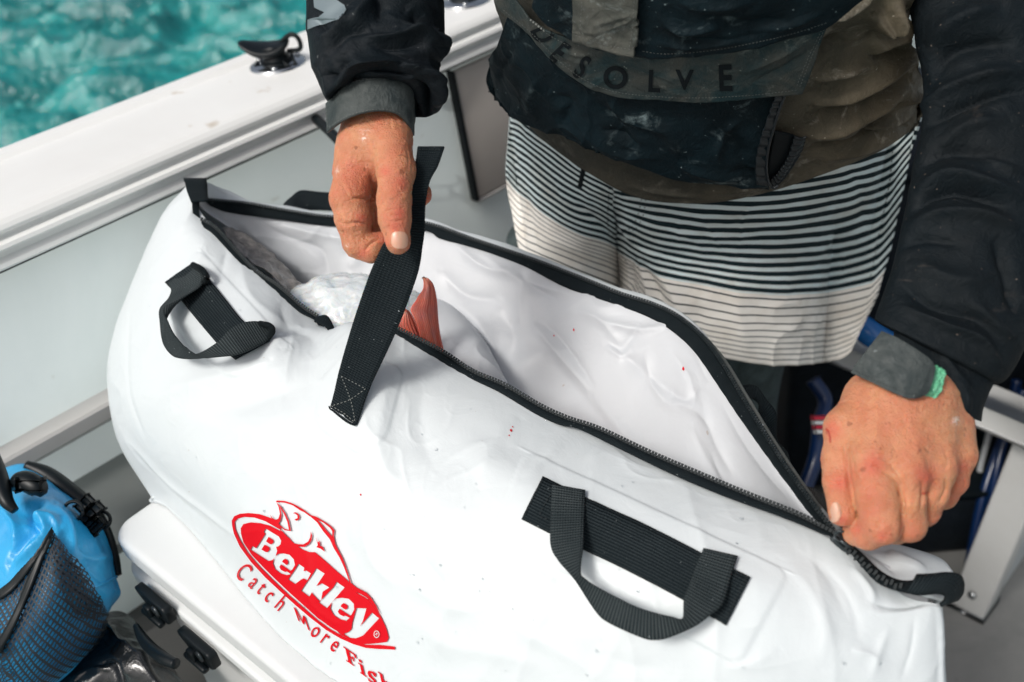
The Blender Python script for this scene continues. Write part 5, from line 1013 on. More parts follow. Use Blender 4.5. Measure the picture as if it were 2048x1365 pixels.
for i, (V, Fq) in enumerate(parts):
    N = vnormals(V, Fq); q = px(V); facing = np.sum(N * (cam0 - V), 1)
    if np.mean(np.sum(N * (V - V.mean(0)), 1)) < 0: N = -N; Fq = Fq[:, ::-1]; facing = -facing
    vis = np.clip(facing / (np.linalg.norm(cam0 - V, axis=1)) * 3 + .4, 0, 1); fv = np.zeros(len(V)); cv = np.zeros(len(V)); hv = np.zeros(len(V))
    if i < 2:
        cr_, nl = ([(a_, b_, c_ * 1.45) for a_, b_, c_ in crA], nailA) if i == 0 else ([(a_, b_, c_ * (1.7 if c_ < 0 else 1.2)) for a_, b_, c_ in crB], nailB); front_ = vis
        V = V + N * (folds(q, cr_) * front_)[:, None]
        nd = segd(q, np.array(nl + nl[:1], float)); ins = poly_in(q, nl); top = (dep(V) < (.775 if i == 0 else .715))
        V = V + N * ((np.where(ins, -.00045, 0) + np.where(~ins, .0004 * np.exp(-(nd / 3.5) ** 2), 0)) * top * front_)[:, None]
        spots = ((805, 365, 13), (770, 345, 12), (800, 425, 16), (725, 508, 16), (768, 485, 10), (722, 438, 14), (790, 455, 16), (858, 395, 12)) if i == 0 else ((1748, 930, 22), (1850, 955, 18), (1925, 935, 16), (1765, 1075, 16), (1680, 965, 16), (1685, 1040, 14), (1665, 860, 18), (1712, 1060, 14))
        for sx_, sy_, sr in spots: fv += .66 * np.exp(-(((q[:, 0] - sx_) ** 2 + (q[:, 1] - sy_) ** 2) / sr ** 2))
        fv = np.clip(fv, 0, .7)
        if i == 1:
            for pl in ([(1652, 858), (1658, 866), (1660, 884)], [(1850, 988), (1856, 986)]): cv = np.maximum(cv, np.exp(-(segd(q, np.array(pl, float)) / 1.8) ** 2) * .95)
            hv = np.exp(-((q[:, 0] - 1912) ** 2 + (q[:, 1] - 842) ** 2) / 60)
        else: hv = .8 * np.exp(-((q[:, 0] - 728) ** 2 + (q[:, 1] - 277) ** 2) / 60) + .4 * np.exp(-((q[:, 0] - 728) ** 2 / 160 + (q[:, 1] - 262) ** 2 / 12)) + .8 * np.exp(-((q[:, 0] - 675) ** 2 / 20 + (q[:, 1] - 343) ** 2 / 60)) + .5 * np.exp(-((q[:, 0] - 694) ** 2 + (q[:, 1] - 492) ** 2) / 20)
    if i < 2: V = V + N * ((-.00042 * crinkle(V, 150) - .0003 * crinkle(V * np.array([1, 1, .45]), 320, 4.0) + .00022 * fbm(V * 280, 2)) * (~ins))[:, None]
    allV.append(V); allF.append(Fq + k0); k0 += len(V); fl.append(fv); ct.append(cv); chk.append(hv)
body = meshpy('body', np.concatenate(allV), np.concatenate(allF), M['skin'], person, attr={'flush': np.concatenate(fl), 'cut': np.concatenate(ct), 'chalk': np.clip(np.concatenate(chk), 0, 1)})
bvB = bvh_of(body)
def nail(pl, ax_up):
    V_, F_ = fill2d([rounded(pl, 5)], 2.5); G_ = drape(V_, bvB, 0); c_ = V_.mean(0); r_ = np.abs(V_ - c_).max(0)
    u_ = (V_ - c_) / r_; lift = .0007 + .0007 * (1 - np.clip(u_[:, 0] ** 2, 0, 1)); v_ = cam0 - G_; v_ /= np.linalg.norm(v_, axis=1, keepdims=True)
    # even out the seat of the nail so it reads as one smooth curved plate
    A_ = np.c_[np.ones(len(V_)), u_, u_ ** 2, u_[:, :1] * u_[:, 1:]]; dd = dep(G_); co_, *_ = np.linalg.lstsq(A_, dd, rcond=None); G_ = P(V_[:, 0], V_[:, 1], A_ @ co_); k_ = len(G_)
    T_ = G_ + v_ * lift[:, None]; Fs = [list(f) for f in F_]
    o = meshpy('fingernail', T_, Fs, M['nail'], person); md = o.modifiers.new('s', 'SOLIDIFY'); md.thickness = .0009; md.offset = 0; return o
nail(nailA, 0); nail(nailB, 0)
# fine hairs at the wrists
# ---- shorts
def m_shorts():
    m_ = mat('striped_cloth', (.7, .7, .7), .8, spec=.15); t = NT(m_); uvn = t.n('ShaderNodeTexCoord'); s = t.n('ShaderNodeSeparateXYZ'); t.l(uvn.outputs['UV'], s.inputs[0]); v = s.outputs[1]; co = t.coord()
    fr_ = t.math('FRACT', t.math('ADD', v, 100.5)); dist_ = t.math('ABSOLUTE', t.math('SUBTRACT', fr_, .5))
    thick_ = t.math('LESS_THAN', dist_, .262); thin_ = t.math('LESS_THAN', dist_, .09); isth = t.math('GREATER_THAN', v, -.5)
    k = t.math('ADD', t.math('MULTIPLY', thick_, isth), t.math('MULTIPLY', thin_, t.math('SUBTRACT', 1.0, isth)))
    basec = t.mix(isth, (.86, .83, .78), (.70, .80, .81)); st_ = t.ramp(t.noise(co, 22, 6, .65), ((.45, (0, 0, 0)), (.75, (1, 1, 1)))); basec = t.mix(t.math('MULTIPLY', st_, .45), basec, (.50, .42, .33))
    edge = t.math('MULTIPLY', t.math('LESS_THAN', v, -10.75), 1.0); c = t.mix(k, basec, (.010, .022, .027)); c = t.mix(edge, c, (.60, .57, .52)); t.base(c)
    b = t.bump(t.noise(co, 1200, 2), .3, .0005); t.bump(t.noise(co, 60, 4), .3, .002, b); return m_
MS = m_shorts()
shorts = None
SR = [(15, [(1222, 322), (1298, 316), (1410, 318), (1539, 315), (1668, 298), (1735, 283), (1785, 265), (1815, 240), (1850, 212)]),
      (9, [(1225, 392), (1298, 410), (1410, 423), (1539, 423), (1668, 406), (1735, 388), (1779, 370), (1800, 345), (1818, 322)]),
      (4, [(1230, 450), (1310, 488), (1410, 506), (1539, 513), (1645, 505), (1715, 492), (1757, 476), (1778, 455), (1795, 432)]),
      (0, [(1262, 522), (1324, 546), (1410, 565), (1539, 582), (1625, 580), (1690, 570), (1741, 557), (1758, 545), (1772, 530)]),
      (-5, [(1264, 575), (1330, 625), (1410, 650), (1539, 662), (1625, 660), (1680, 652), (1712, 642), (1728, 632), (1742, 615)]),
      (-11, [(1266, 640), (1345, 690), (1430, 713), (1540, 731), (1620, 729), (1662, 722), (1685, 716), (1694, 711), (1702, 704)])]
SLf = [(15, [(1030, 190), (1050, 205), (1090, 238), (1152, 285), (1200, 310), (1222, 322)]),
      (8, [(1017, 268), (1036, 276), (1087, 314), (1152, 358), (1205, 388), (1232, 402)]),
      (0, [(1014, 355), (1036, 380), (1087, 423), (1152, 462), (1221, 484), (1272, 524)]),
      (-6, [(1026, 445), (1050, 466), (1109, 492), (1180, 520), (1236, 546), (1276, 592)]),
      (-11, [(1045, 535), (1070, 550), (1120, 575), (1190, 608), (1244, 626), (1278, 658)])]
def stripe_patch(name, SRr, m_, n_, side, folds_l, wrapv=.11):
    sv = np.array([s for s, _ in SRr], float); rows = [r for _, r in SRr]; G, a = patch_d(rows, d_short, m_, n_); vs = cr1(sv[:, None], m_)[:, 0]
    # carry the cloth on round the side, away from the viewer
    ext = 26; e = []
    edge_, prev = (G[:, -1], G[:, -6]) if side > 0 else (G[:, 0], G[:, 5]); inw = (np.array([.235, 1.12, 0]) - edge_) * np.array([1, 1, 0]); inw /= np.linalg.norm(inw, axis=1, keepdims=True); fwd2 = np.array([FW[0], FW[1], 0]) / np.linalg.norm(FW[:2])
    for k in range(1, ext + 1): t_ = k / ext * 1.5; e.append(edge_ + fwd2 * (.13 * math.sin(t_)) + inw * (.13 * (1 - math.cos(t_))) )
    e = np.stack(e, 1); G = np.concatenate([G, e], 1) if side > 0 else np.concatenate([e[:, ::-1], G], 1)
    q_ = px(G); L = np.linspace(0, 1, G.shape[1]); uv = np.stack(np.meshgrid(vs, L, indexing='ij'), -1)[..., ::-1]
    dsp_ = folds(q_, folds_l) + .0012 * fbm(G * 22, 3) + .0022 * crinkle(G * np.array([1, 1, .6]), 15)
    return sheet(name, G, MS, person, .0016, uv=uv, disp=dsp_)
fR = [([(1265, 520), (1300, 560), (1330, 620)], 12, -.008), ([(1226, 440), (1246, 490), (1264, 540), (1266, 600)], 8, -.005), ([(1272, 520), (1288, 560), (1306, 620)], 8, .006), ([(1280, 520), (1340, 580), (1370, 680)], 14, .005), ([(1225, 420), (1260, 480), (1320, 520)], 9, .004), ([(1240, 470), (1300, 500), (1400, 520)], 8, -.002), ([(1470, 560), (1480, 640), (1500, 720)], 22, .004), ([(1390, 600), (1400, 660), (1420, 700)], 16, -.003), ([(1600, 600), (1610, 680)], 18, -.003), ([(1300, 440), (1400, 470), (1520, 470)], 14, .002), ([(1560, 340), (1650, 350), (1760, 330)], 12, .002), ([(1680, 300), (1720, 380), (1730, 480)], 14, -.002), ([(1786, 300), (1772, 390), (1756, 480), (1740, 560)], 3, -.0014)]
stripe_patch('shorts', SR, 220, 260, 1, fR)
stripe_patch('shorts_leg', SLf, 200, 120, -1, [([(1221, 430), (1240, 490), (1258, 540)], 10, .004), ([(1150, 400), (1200, 450), (1240, 480)], 8, -.003), ([(1080, 470), (1150, 500), (1230, 560)], 12, .003), ([(1050, 380), (1060, 440), (1080, 520)], 10, -.003), ([(1262, 525), (1264, 580)], 6, -.006)])
# back of the shorts
an = np.linspace(0, 2 * np.pi, 60, endpoint=False)
def ering(c, a, b, z, phi=PHI): return np.array([[c[0] + a * math.cos(t) * math.cos(phi) - b * math.sin(t) * math.sin(phi), c[1] + a * math.cos(t) * math.sin(phi) + b * math.sin(t) * math.cos(phi), z] for t in an])
loft('shorts_seat', np.stack([ering(TC + [.0, .07], .15, .08, z) for z in (.98, .90, .82, .76)]), M['navy'], person)
# leggings
for nm, c_, r0, r1 in (('legging', thR + [.03, .01], .100, .062), ('legging', thL + [-.0, .01], .064, .056)):
    zs = [.72, .70, .67, .62, .54, .46, .36, .24, .12]; rr = np.interp(zs, [.12, .46, .86], [.045, r1, r0]); G = np.stack([ering(c_ + [.0, .0], r, r * 1.02, z, 0) for z, r in zip(zs, rr)]); G = cr1(G, 90, 0)
    loft(nm, G, M['leg'], person, disp=.0015 * fbm(G * 14, 3))
for c_, s_ in ((thL, -1), (thR, 1)): 
    b_ = np.array([c_[0] + .005 * s_, c_[1], 0]); loft('boot', np.stack([np.array([b_ + np.array([math.cos(t) * rx, (math.sin(t) * ry) + oy, z]) for t in an]) for rx, ry, oy, z in ((.045, .12, -.03, .0), (.050, .13, -.03, .012), (.050, .125, -.03, .03), (.048, .10, -.01, .06), (.048, .07, .03, .10), (.052, .06, .045, .18), (.055, .062, .045, .26))]), m_rub, person)
bvSh = bvh_of(*[o for o in person.children if o.name.startswith('shorts') and 'seat' not in o.name])
# fly placket seams, side seam, cord
MSd = M['thread_dark']
stitches('stitching', [(1219, 374), (1215, 430), (1217, 470)], bvSh, .0012, MSd, person, 5, 2, 1.8)
stitches('stitching', [(1284, 396), (1276, 430), (1262, 455), (1232, 462)], bvSh, .0012, MSd, person, 5, 2, 1.6); stitches('stitching', [(1292, 397), (1286, 432), (1270, 458), (1240, 468)], bvSh, .0012, MSd, person, 5, 2, 1.4)
stitches('stitching', [(1222, 462), (1240, 500), (1258, 530)], bvSh, .0012, MSd, person, 4, 2, 1.6); stitches('stitching', [(1786, 292), (1779, 370), (1757, 476), (1741, 557)], bvSh, .0010, MSd, person, 8, 1, 1.6)
ribbon('waist_cord', [(1162, 338, dep(drape(np.array([[1162., 338.]]), bvSh, .005)[0])), (1155, 374, dep(drape(np.array([[1155., 374.]]), bvSh, .005)[0]))], [(1170, 341, dep(drape(np.array([[1170., 341.]]), bvSh, .005)[0])), (1163, 376, dep(drape(np.array([[1163., 376.]]), bvSh, .005)[0]))], m_rub, person, n_=12, thick=.003)

# ---- jacket
Fj = [([(1600, 120), (1680, 80), (1760, 50), (1835, 20)], 13, -.012), ([(1660, 90), (1740, 55), (1800, -10)], 12, .012), ([(1740, 20), (1765, 40), (1790, -20)], 12, .012), ([(1640, 40), (1700, 10), (1760, -40)], 12, .008),
      ([(1740, 110), (1760, 80), (1800, 65), (1830, 45)], 9, .010), ([(1735, 115), (1790, 110), (1830, 85)], 8, -.006), ([(1620, 210), (1700, 185), (1780, 140), (1840, 110)], 11, .009), ([(1620, 235), (1700, 205), (1790, 165), (1840, 130)], 7, -.008),
      ([(1610, 275), (1680, 245), (1760, 205), (1820, 165)], 13, .010), ([(1620, 285), (1700, 262), (1760, 225), (1830, 180)], 6, -.008), ([(1610, 300), (1690, 272), (1770, 252), (1808, 246)], 7, -.010), ([(1620, 285), (1700, 258), (1780, 240), (1830, 215)], 9, .008),
      ([(1780, 215), (1830, 185), (1850, 200), (1830, 235)], 8, .010), ([(1640, 320), (1720, 295), (1790, 262), (1845, 225)], 12, .006), ([(1620, 160), (1680, 150), (1740, 130)], 8, .005), ([(1400, 385), (1500, 375), (1600, 350)], 10, .003), ([(1250, 372), (1330, 388), (1420, 392)], 5, .0015), ([(1640, 180), (1660, 160), (1720, 150)], 5, -.003)]
rowsJ = [[(985, -140), (1150, -140), (1300, -140), (1500, -140), (1700, -140), (1860, -140)], [(985, -30), (1150, -30), (1300, -30), (1500, -30), (1700, -40), (1842, -50)], [(1005, 60), (1150, 70), (1300, 80), (1500, 80), (1690, 55), (1822, 45)],
         [(1020, 140), (1120, 175), (1300, 200), (1500, 200), (1700, 160), (1838, 130)], [(1024, 190), (1110, 240), (1280, 300), (1480, 310), (1700, 245), (1855, 185)], [(1032, 226), (1100, 292), (1250, 388), (1380, 408), (1500, 392), (1650, 347), (1780, 286), (1856, 218)]]
d_jack = lambda x, y: d_torso(x, y) - .004 - .010 * np.clip((300 - y) / 200, 0, 1)
G, a = patch_d(rowsJ, d_jack, 260, 380)
ext = []; ed = G[:, -1]; inw = (np.array([.235, 1.10, 0]) - ed) * np.array([1, 1, 0]); inw /= np.linalg.norm(inw, axis=1, keepdims=True)
for k in range(1, 20): t_ = k / 20 * 1.5; ext.append(ed + np.array([0, 1, 0]) * .13 * math.sin(t_) + inw * .12 * (1 - math.cos(t_)))
extL = []; ed = G[:, 0]; inw = (np.array([.235, 1.10, 0]) - ed) * np.array([1, 1, 0]); inw /= np.linalg.norm(inw, axis=1, keepdims=True)
for k in range(1, 20): t_ = k / 20 * 1.5; extL.append(ed + np.array([0, 1, 0]) * .13 * math.sin(t_) + inw * .10 * (1 - math.cos(t_)))
G = np.concatenate([np.stack(extL[::-1], 1), G, np.stack(ext, 1)], 1); q = px(G)
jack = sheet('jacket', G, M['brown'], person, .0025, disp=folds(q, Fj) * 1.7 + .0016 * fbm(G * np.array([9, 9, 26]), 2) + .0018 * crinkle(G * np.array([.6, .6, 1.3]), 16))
bvJ = bvh_of(jack)
jb = np.stack([ering(TC + [0, .055 - .35 * (z - .8) * .8], r, r * .62, z) for z, r in ((.84, .185), (1.0, .19), (1.15, .195), (1.30, .20), (1.40, .19), (1.47, .10))])
loft('jacket_back', cr1(jb, 60, 0), M['navy'], person)
loft('shoulder_yoke', np.stack([np.array([p_ + np.array([0, math.cos(t) * r, math.sin(t) * r]) for t in an]) for p_, r in ((shL + [-.06, 0, -.02], .02), (shL + [-.03, 0, 0], .06), (shL, .075), (shR, .078), (shR + [.03, 0, 0], .062), (shR + [.06, 0, -.02], .02))]), M['navy'], person)
def layer(name, top, bot, off, mt, m_, n_, fo=(), nz=.0015, thick=.0016, nsc=20):
    A, B = arc(top, n_), arc(bot, n_); t = np.linspace(0, 1, m_)[:, None, None]; a = A[None] * (1 - t) + B[None] * t
    d = d_jack(a[..., 0], a[..., 1]) - (off(a[..., 0], a[..., 1]) if callable(off) else off); G = P(a[..., 0], a[..., 1], d); return sheet(name, G, mt, person, thick, disp=folds(a, list(fo)) + nz * fbm(G * nsc, 3) + .0016 * crinkle(G, 26, 1.0))
poc_t = [(1022, 20), (1040, 60), (1075, 105), (1130, 150), (1240, 180), (1400, 195), (1572, 190)]
poc_b = [(975, 150), (992, 194), (1060, 250), (1153, 284), (1250, 322), (1347, 358), (1435, 368), (1540, 378)]
puff = lambda x, y: .012 + .016 * np.exp(-((x - 1000) / 90.0) ** 2) * np.clip((y - 20) / 100, 0, 1) + .012 * np.exp(-((y - 290) / 90.0) ** 2)
poc_rows = [[(1020, 20), (1075, 95), (1130, 140), (1240, 180), (1400, 195), (1500, 196), (1572, 190)], [(995, 90), (1035, 140), (1100, 185), (1230, 225), (1390, 245), (1480, 246), (1552, 242)], [(974, 148), (1015, 190), (1085, 225), (1230, 275), (1390, 305), (1470, 306), (1535, 300)], [(976, 172), (1030, 226), (1110, 262), (1240, 310), (1390, 348), (1470, 352), (1530, 350)], [(990, 192), (1055, 248), (1153, 282), (1260, 326), (1347, 360), (1440, 368), (1538, 377)]]
Fp = [([(1100, 190), (1140, 210), (1120, 260)], 12, -.006), ([(1080, 150), (1060, 200), (1080, 240)], 10, .005), ([(1180, 200), (1230, 240), (1260, 290)], 12, -.006), ([(1250, 230), (1330, 260), (1360, 320)], 16, .006), ([(1350, 330), (1400, 345), (1480, 360)], 9, .005), ([(1420, 250), (1470, 290), (1500, 340)], 14, -.006),
      ([(1490, 230), (1450, 270), (1430, 330)], 10, .005), ([(1130, 220), (1200, 290), (1290, 320)], 12, .005), ([(1450, 345), (1490, 340), (1525, 350)], 6, -.004), ([(1030, 90), (1005, 140), (1000, 190)], 7, -.004), ([(1200, 260), (1240, 270), (1290, 300)], 6, -.004)]
G, a = patch_d(poc_rows, lambda x, y: d_jack(x, y) - puff(x, y), 150, 240); pk = sheet('pocket', G, M['navy'], person, .002, disp=folds(a, Fp) + .0022 * fbm(G * 24, 3) + .0035 * crinkle(G, 20)); bvP = bvh_of(pk)
sb = G[:, 0]; ext = np.stack([sb, sb * .5 + P(1040, 160, .98) * .5, np.repeat(P(1050, 160, .99)[None], len(sb), 0) * .6 + sb * .4]); sheet('pocket_side', cr1(ext, 12, 0), M['navy'], person, .001)
# pocket opening at the right: bound edge, ribbed facing and dark inside
edge = [(1570, 190), (1557, 225), (1546, 262), (1536, 300), (1533, 335), (1536, 362), (1545, 376), (1556, 372)]
dpk = lambda x, y: d_jack(np.array(x, float), np.array(y, float))
tube('pocket_binding', np.array([P(x, y, dpk(x, y) - .027) for x, y in edge]), .0013, M['pipe'], person, n=8, ns=80)
gat = np.array([[P(x, y, dpk(x, y) - o_) for x, y in L_] for L_, o_ in (([(1572, 192), (1558, 226), (1547, 264), (1537, 302), (1534, 338), (1540, 374)], .026), ([(1552, 192), (1540, 226), (1527, 262), (1516, 300), (1511, 338), (1514, 370)], .029))])
Gt = cr1(gat, 14, 0); Gt = cr1(Gt, 160, 1); sheet('pocket_edge', Gt, M['pipe'], person, .0012, disp=(.0006 * np.sin(np.linspace(0, 60, 160) + 2 * fbm(Gt * 60, 1)[0])[None] * np.ones((14, 1))))
hole = [[(1549, 262), (1580, 268), (1596, 274)], [(1536, 330), (1556, 330), (1585, 300)], [(1541, 376), (1546, 372), (1552, 362)]]
G, a = patch_d(hole, lambda x, y: d_jack(x, y) - .0085, 16, 14); sheet('pocket_inside', G, m_rub, person, .0006)
G, a = patch_d([[(1590, 272), (1603, 276), (1613, 273)], [(1575, 318), (1588, 318), (1603, 302)], [(1558, 345), (1568, 350), (1583, 336)], [(1541, 366), (1546, 378), (1560, 366)]], lambda x, y: d_jack(x, y) - .016, 90, 14)
sheet('pocket_facing', G, M['pipe'], person, .002, disp=(.0007 * np.sin(np.linspace(0, 75, 90)))[:, None] * np.ones((1, 14)))
fl_t = [(1000, -40), (1040, 15), (1079, 50), (1140, 78), (1186, 93), (1263, 108), (1331, 112), (1411, 106), (1498, 92), (1580, 72), (1657, 50)]
fl_b = [(990, 0), (1008, 28), (1057, 70), (1115, 130), (1166, 168), (1218, 190), (1282, 200), (1389, 205), (1498, 200), (1560, 193), (1604, 187)]
Ffl = [([(1480, 150), (1540, 120), (1620, 80)], 9, .004), ([(1500, 170), (1560, 140), (1640, 90)], 6, -.003), ([(1100, 90), (1150, 120), (1200, 130)], 9, .002), ([(1320, 150), (1400, 160)], 14, .002)]
flap = layer('flap', fl_t, fl_b, lambda x, y: .030 + .010 * np.exp(-((x - 1000) / 90.0) ** 2), M['flap'], 60, 300, Ffl, .0016, .002, 26); bvFl = bvh_of(flap)
for pl in ([(1008, 20), (1060, 62), (1118, 120), (1168, 158), (1220, 180), (1284, 190), (1389, 195), (1498, 190), (1596, 179)], [(1648, 58), (1622, 115), (1598, 176)], [(1642, 60), (1616, 115), (1592, 174)], [(1060, 40), (1100, 70), (1140, 92)]): stitches('stitching', pl, bvFl, .0008, M['thread'], flap, 4, 2.6, .9)
for ch, x, y, an_, sx, sy, sh in (('D', 1086, 68, 64, 46, 62, .1), ('E', 1117, 106, 36, 40, 66, .25), ('S', 1163, 136, 26, 44, 66, .15), ('O', 1231, 157, 12, 62, 62, 0), ('L', 1308, 164, 3, 52, 60, 0), ('V', 1369, 161, 1, 54, 54, 0), ('E', 1450, 158, -2, 58, 72, 0)):
    def f(X, Y, x=x, y=y, an_=an_, sx=sx, sy=sy, sh=sh):
        c_, s_ = math.cos(math.radians(an_)), math.sin(math.radians(an_)); X = (X + sh * Y) * sx; Y = -Y * sy; return (x + X * c_ - Y * s_, y + X * s_ + Y * c_)
    lettering('letter', ch, f, bvFl, .0007, M['letter'], flap, 6, bold=.028)
up_t = [(1075, -140), (1200, -140), (1350, -140), (1500, -140), (1650, -140), (1800, -140)]
up_b = [(1068, 12), (1100, 48), (1140, 78), (1186, 97), (1263, 113), (1331, 118), (1411, 112), (1498, 98), (1590, 76), (1660, 52), (1740, -8)]
Fu = [([(1320, 40), (1370, 60), (1440, 50)], 9, .006), ([(1400, 20), (1480, 50), (1600, 40)], 14, -.006), ([(1300, 85), (1400, 92), (1500, 75)], 8, .004), ([(1330, -20), (1400, 10), (1520, 0)], 14, .006), ([(1500, 70), (1580, 50), (1650, 20)], 10, .005), ([(1350, 70), (1450, 80), (1560, 60)], 5, -.003)]
upo = layer('chest_pocket', up_t, up_b, .038, M['navy'], 90, 260, Fu, .003, .002, 22); bvU = bvh_of(upo)
stitches('stitching', [(1286, 102), (1331, 107), (1411, 101), (1498, 87), (1590, 65), (1655, 44)], bvU, .0008, M['thread'], upo, 4, 3, .8)
plk = layer('placket', [(1150, -140), (1220, -140), (1286, -140)], [(1144, 84), (1190, 97), (1262, 112), (1268, 112)], .044, M['placket'], 70, 90, [([(1160, 60), (1200, 66), (1240, 50), (1270, 40)], 4, .003), ([(1170, 72), (1220, 62), (1270, 48)], 3, -.0025), ([(1190, 50), (1240, 35), (1275, 30)], 4, .0025)], .002, .002, 40); bvK = bvh_of(plk)
# the placket's right edge leans in to its corner
for pl in ([(1166, -20), (1162, 40), (1160, 70)], [(1152, 70), (1200, 86), (1256, 98)], [(1270, -20), (1266, 50), (1258, 104)]): stitches('stitching', pl, bvK, .0008, M['thread'], plk, 4, 3, .9)

# ---- sleeves
def sleeve(name, rings, mt, fo, m_=260, n_=160, dfac=.85, nz=.002, caps=False, nsc=16, parent=person, start=None):
    """rings: (xl, yl, xr, yr, depth[, lift of the near edge]); start: world points (centre, radius) before the first ring, towards the shoulder"""
    an_ = np.linspace(0, 2 * np.pi, n_, endpoint=False); RR = []
    for rg in rings:
        xl, yl, xr, yr, d = rg[:5]; lf = rg[5] if len(rg) > 5 else 0
        A, B = P(xl, yl, d), P(xr, yr, d); c = (A + B) / 2; X = (B - A) / 2; r = np.linalg.norm(X); v = c - cam0; v /= np.linalg.norm(v); v = v - X * (v @ X) / (r * r); v /= np.linalg.norm(v)
        RR.append([c + X * math.cos(t) + v * r * dfac * math.sin(t) + UP * lf * max(0, -math.sin(t)) for t in an_])
    RR = np.array(RR)
    if start:
        pre = []
        for c, r in start:
            X = (RR[0][0] - RR[0][n_ // 2]); X = X / np.linalg.norm(X); c = np.asarray(c); ax_ = RR[0].mean(0) - c; ax_ /= np.linalg.norm(ax_); X = X - ax_ * (X @ ax_); X /= np.linalg.norm(X); Y = np.cross(ax_, X)
            if Y @ (RR[0][n_ // 4] - RR[0].mean(0)) < 0: Y = -Y
            pre.append([c + X * r * math.cos(t) + Y * r * math.sin(t) for t in an_])
        RR = np.concatenate([np.array(pre), RR])
    G = cr1(RR, m_, 0); q_ = px(G); T1 = np.gradient(G, axis=0); T2 = np.roll(G, -1, 1) - np.roll(G, 1, 1); N = np.cross(T1, T2); N /= np.linalg.norm(N, axis=-1, keepdims=True) + 1e-12
    if np.mean(np.sum(N * (G - G.mean(1, keepdims=True)), -1)) < 0: N = -N
    vis = np.clip(np.sum(N * (cam0 - G), -1) / np.linalg.norm(cam0 - G, axis=-1) * 2.5 + .1, 0, 1)
    dsp_ = folds(q_, fo) * vis * 1.25 + nz * .7 * fbm(G * nsc, 3) + nz * 1.3 * crinkle(G, 18, nsc); o = loft(name, G, mt, parent, caps=caps, disp=dsp_); return o
FA = [([(650, 190), (700, 140), (750, 125), (800, 130)], 9, .008), ([(690, 190), (720, 155), (760, 142), (830, 152)], 6, -.009), ([(700, 60), (730, 20), (760, -20)], 12, .009), ([(640, 80), (680, 55), (710, 20)], 10, .007), ([(655, 110), (690, 70), (740, 60)], 9, -.006),
      ([(720, 72), (780, 75), (860, 60)], 6, .005), ([(730, 85), (790, 95), (860, 85)], 14, -.006), ([(690, 110), (740, 125), (800, 118)], 10, .007), ([(800, 60), (850, 70), (880, 95)], 10, .009), ([(870, 60), (885, 95), (872, 125)], 7, .008), ([(820, 20), (850, 50), (880, 60)], 12, -.009), ([(780, -10), (830, 10), (870, 30)], 10, .007),
      ([(800, 130), (850, 150), (878, 175)], 9, .010), ([(835, 150), (850, 190), (850, 240)], 8, -.011), ([(860, 150), (878, 190), (870, 215)], 7, .006), ([(645, 150), (680, 150), (700, 120)], 7, -.006), ([(640, 130), (660, 170), (662, 200)], 7, .005), ([(630, 30), (650, 60), (680, 60)], 8, -.005), ([(760, 100), (790, 110), (830, 125)], 5, -.004), ([(740, -30), (760, 20), (750, 50)], 9, -.006)]
sleeve('sleeve', [(625, -260, 872, -260, .86), (612, -120, 886, -120, .845), (614, 0, 888, 0, .825), (617, 60, 889, 60, .815), (622, 100, 887, 95, .81), (635, 150, 874, 126, .808, .004), (648, 182, 880, 172, .808, .012), (662, 205, 885, 206, .812, .020), (680, 216, 870, 228, .818, .026), (690, 214, 846, 236, .822, .030), (700, 190, 836, 215, .824, .02)], M['sleeve'], FA, start=[(shL + (elA - shL) * .0, .075), (shL + (elA - shL) * .45, .068)], nsc=20, nz=.0022)
slA = [o for o in person.children if o.name.startswith('sleeve')][-1]; bvSA = bvh_of(slA)
decal('sleeve_emblem', [[(628, -8), (660, -8), (690, 12), (694, 22), (678, 40), (668, 44), (640, 52), (617, 60), (617, 40), (640, 34), (650, 26), (630, 16)]], bvSA, .0009, M['logo_grey'], slA, 6)
# cuff: a band standing off the wrist, with its pointed tab at the left
cf_t = [(651, 208, .805), (662, 196, .797), (690, 170, .786), (722, 156, .782), (752, 152, .782), (785, 153, .785), (812, 160, .792), (826, 180, .802), (830, 200, .815)]
cf_b = [(653, 266, .803), (668, 254, .794), (690, 240, .786), (715, 230, .780), (745, 224, .779), (775, 224, .782), (800, 232, .788), (820, 252, .798), (829, 272, .812)]
ribbon('cuff', cf_t, cf_b, M['cuff'], person, n_=90, thick=.0022, m_=14, bow=.002)
bvC = bvh_of([o for o in person.children if o.name.startswith('cuff')][-1])
for pl in ([(658, 205), (692, 175), (724, 161), (785, 158), (818, 170)], [(660, 255), (690, 235), (716, 226), (745, 220), (775, 220), (803, 229)], [(655, 212), (657, 258)]): stitches('stitching', pl, bvC, .0007, M['thread'], person, 4, 2.6, .8)
def ringx(c, X, Y, rx, ry): return np.array([c + X * math.cos(t) * rx + Y * math.sin(t) * ry for t in an])
axA = P(757, 260, .82) - P(757, 150, .83); axA /= np.linalg.norm(axA); XA = RT - axA * (RT @ axA); XA /= np.linalg.norm(XA); YA = np.cross(axA, XA)
loft('cuff_back', cr1(np.stack([ringx(P(762, 150, .835), XA, YA, .028, .027), ringx(P(760, 200, .826), XA, YA, .030, .029), ringx(P(757, 240, .824), XA, YA, .0305, .029), ringx(P(757, 243, .824), XA, YA, .029, .027)]), 20, 0), M['navy'], person, caps=False)
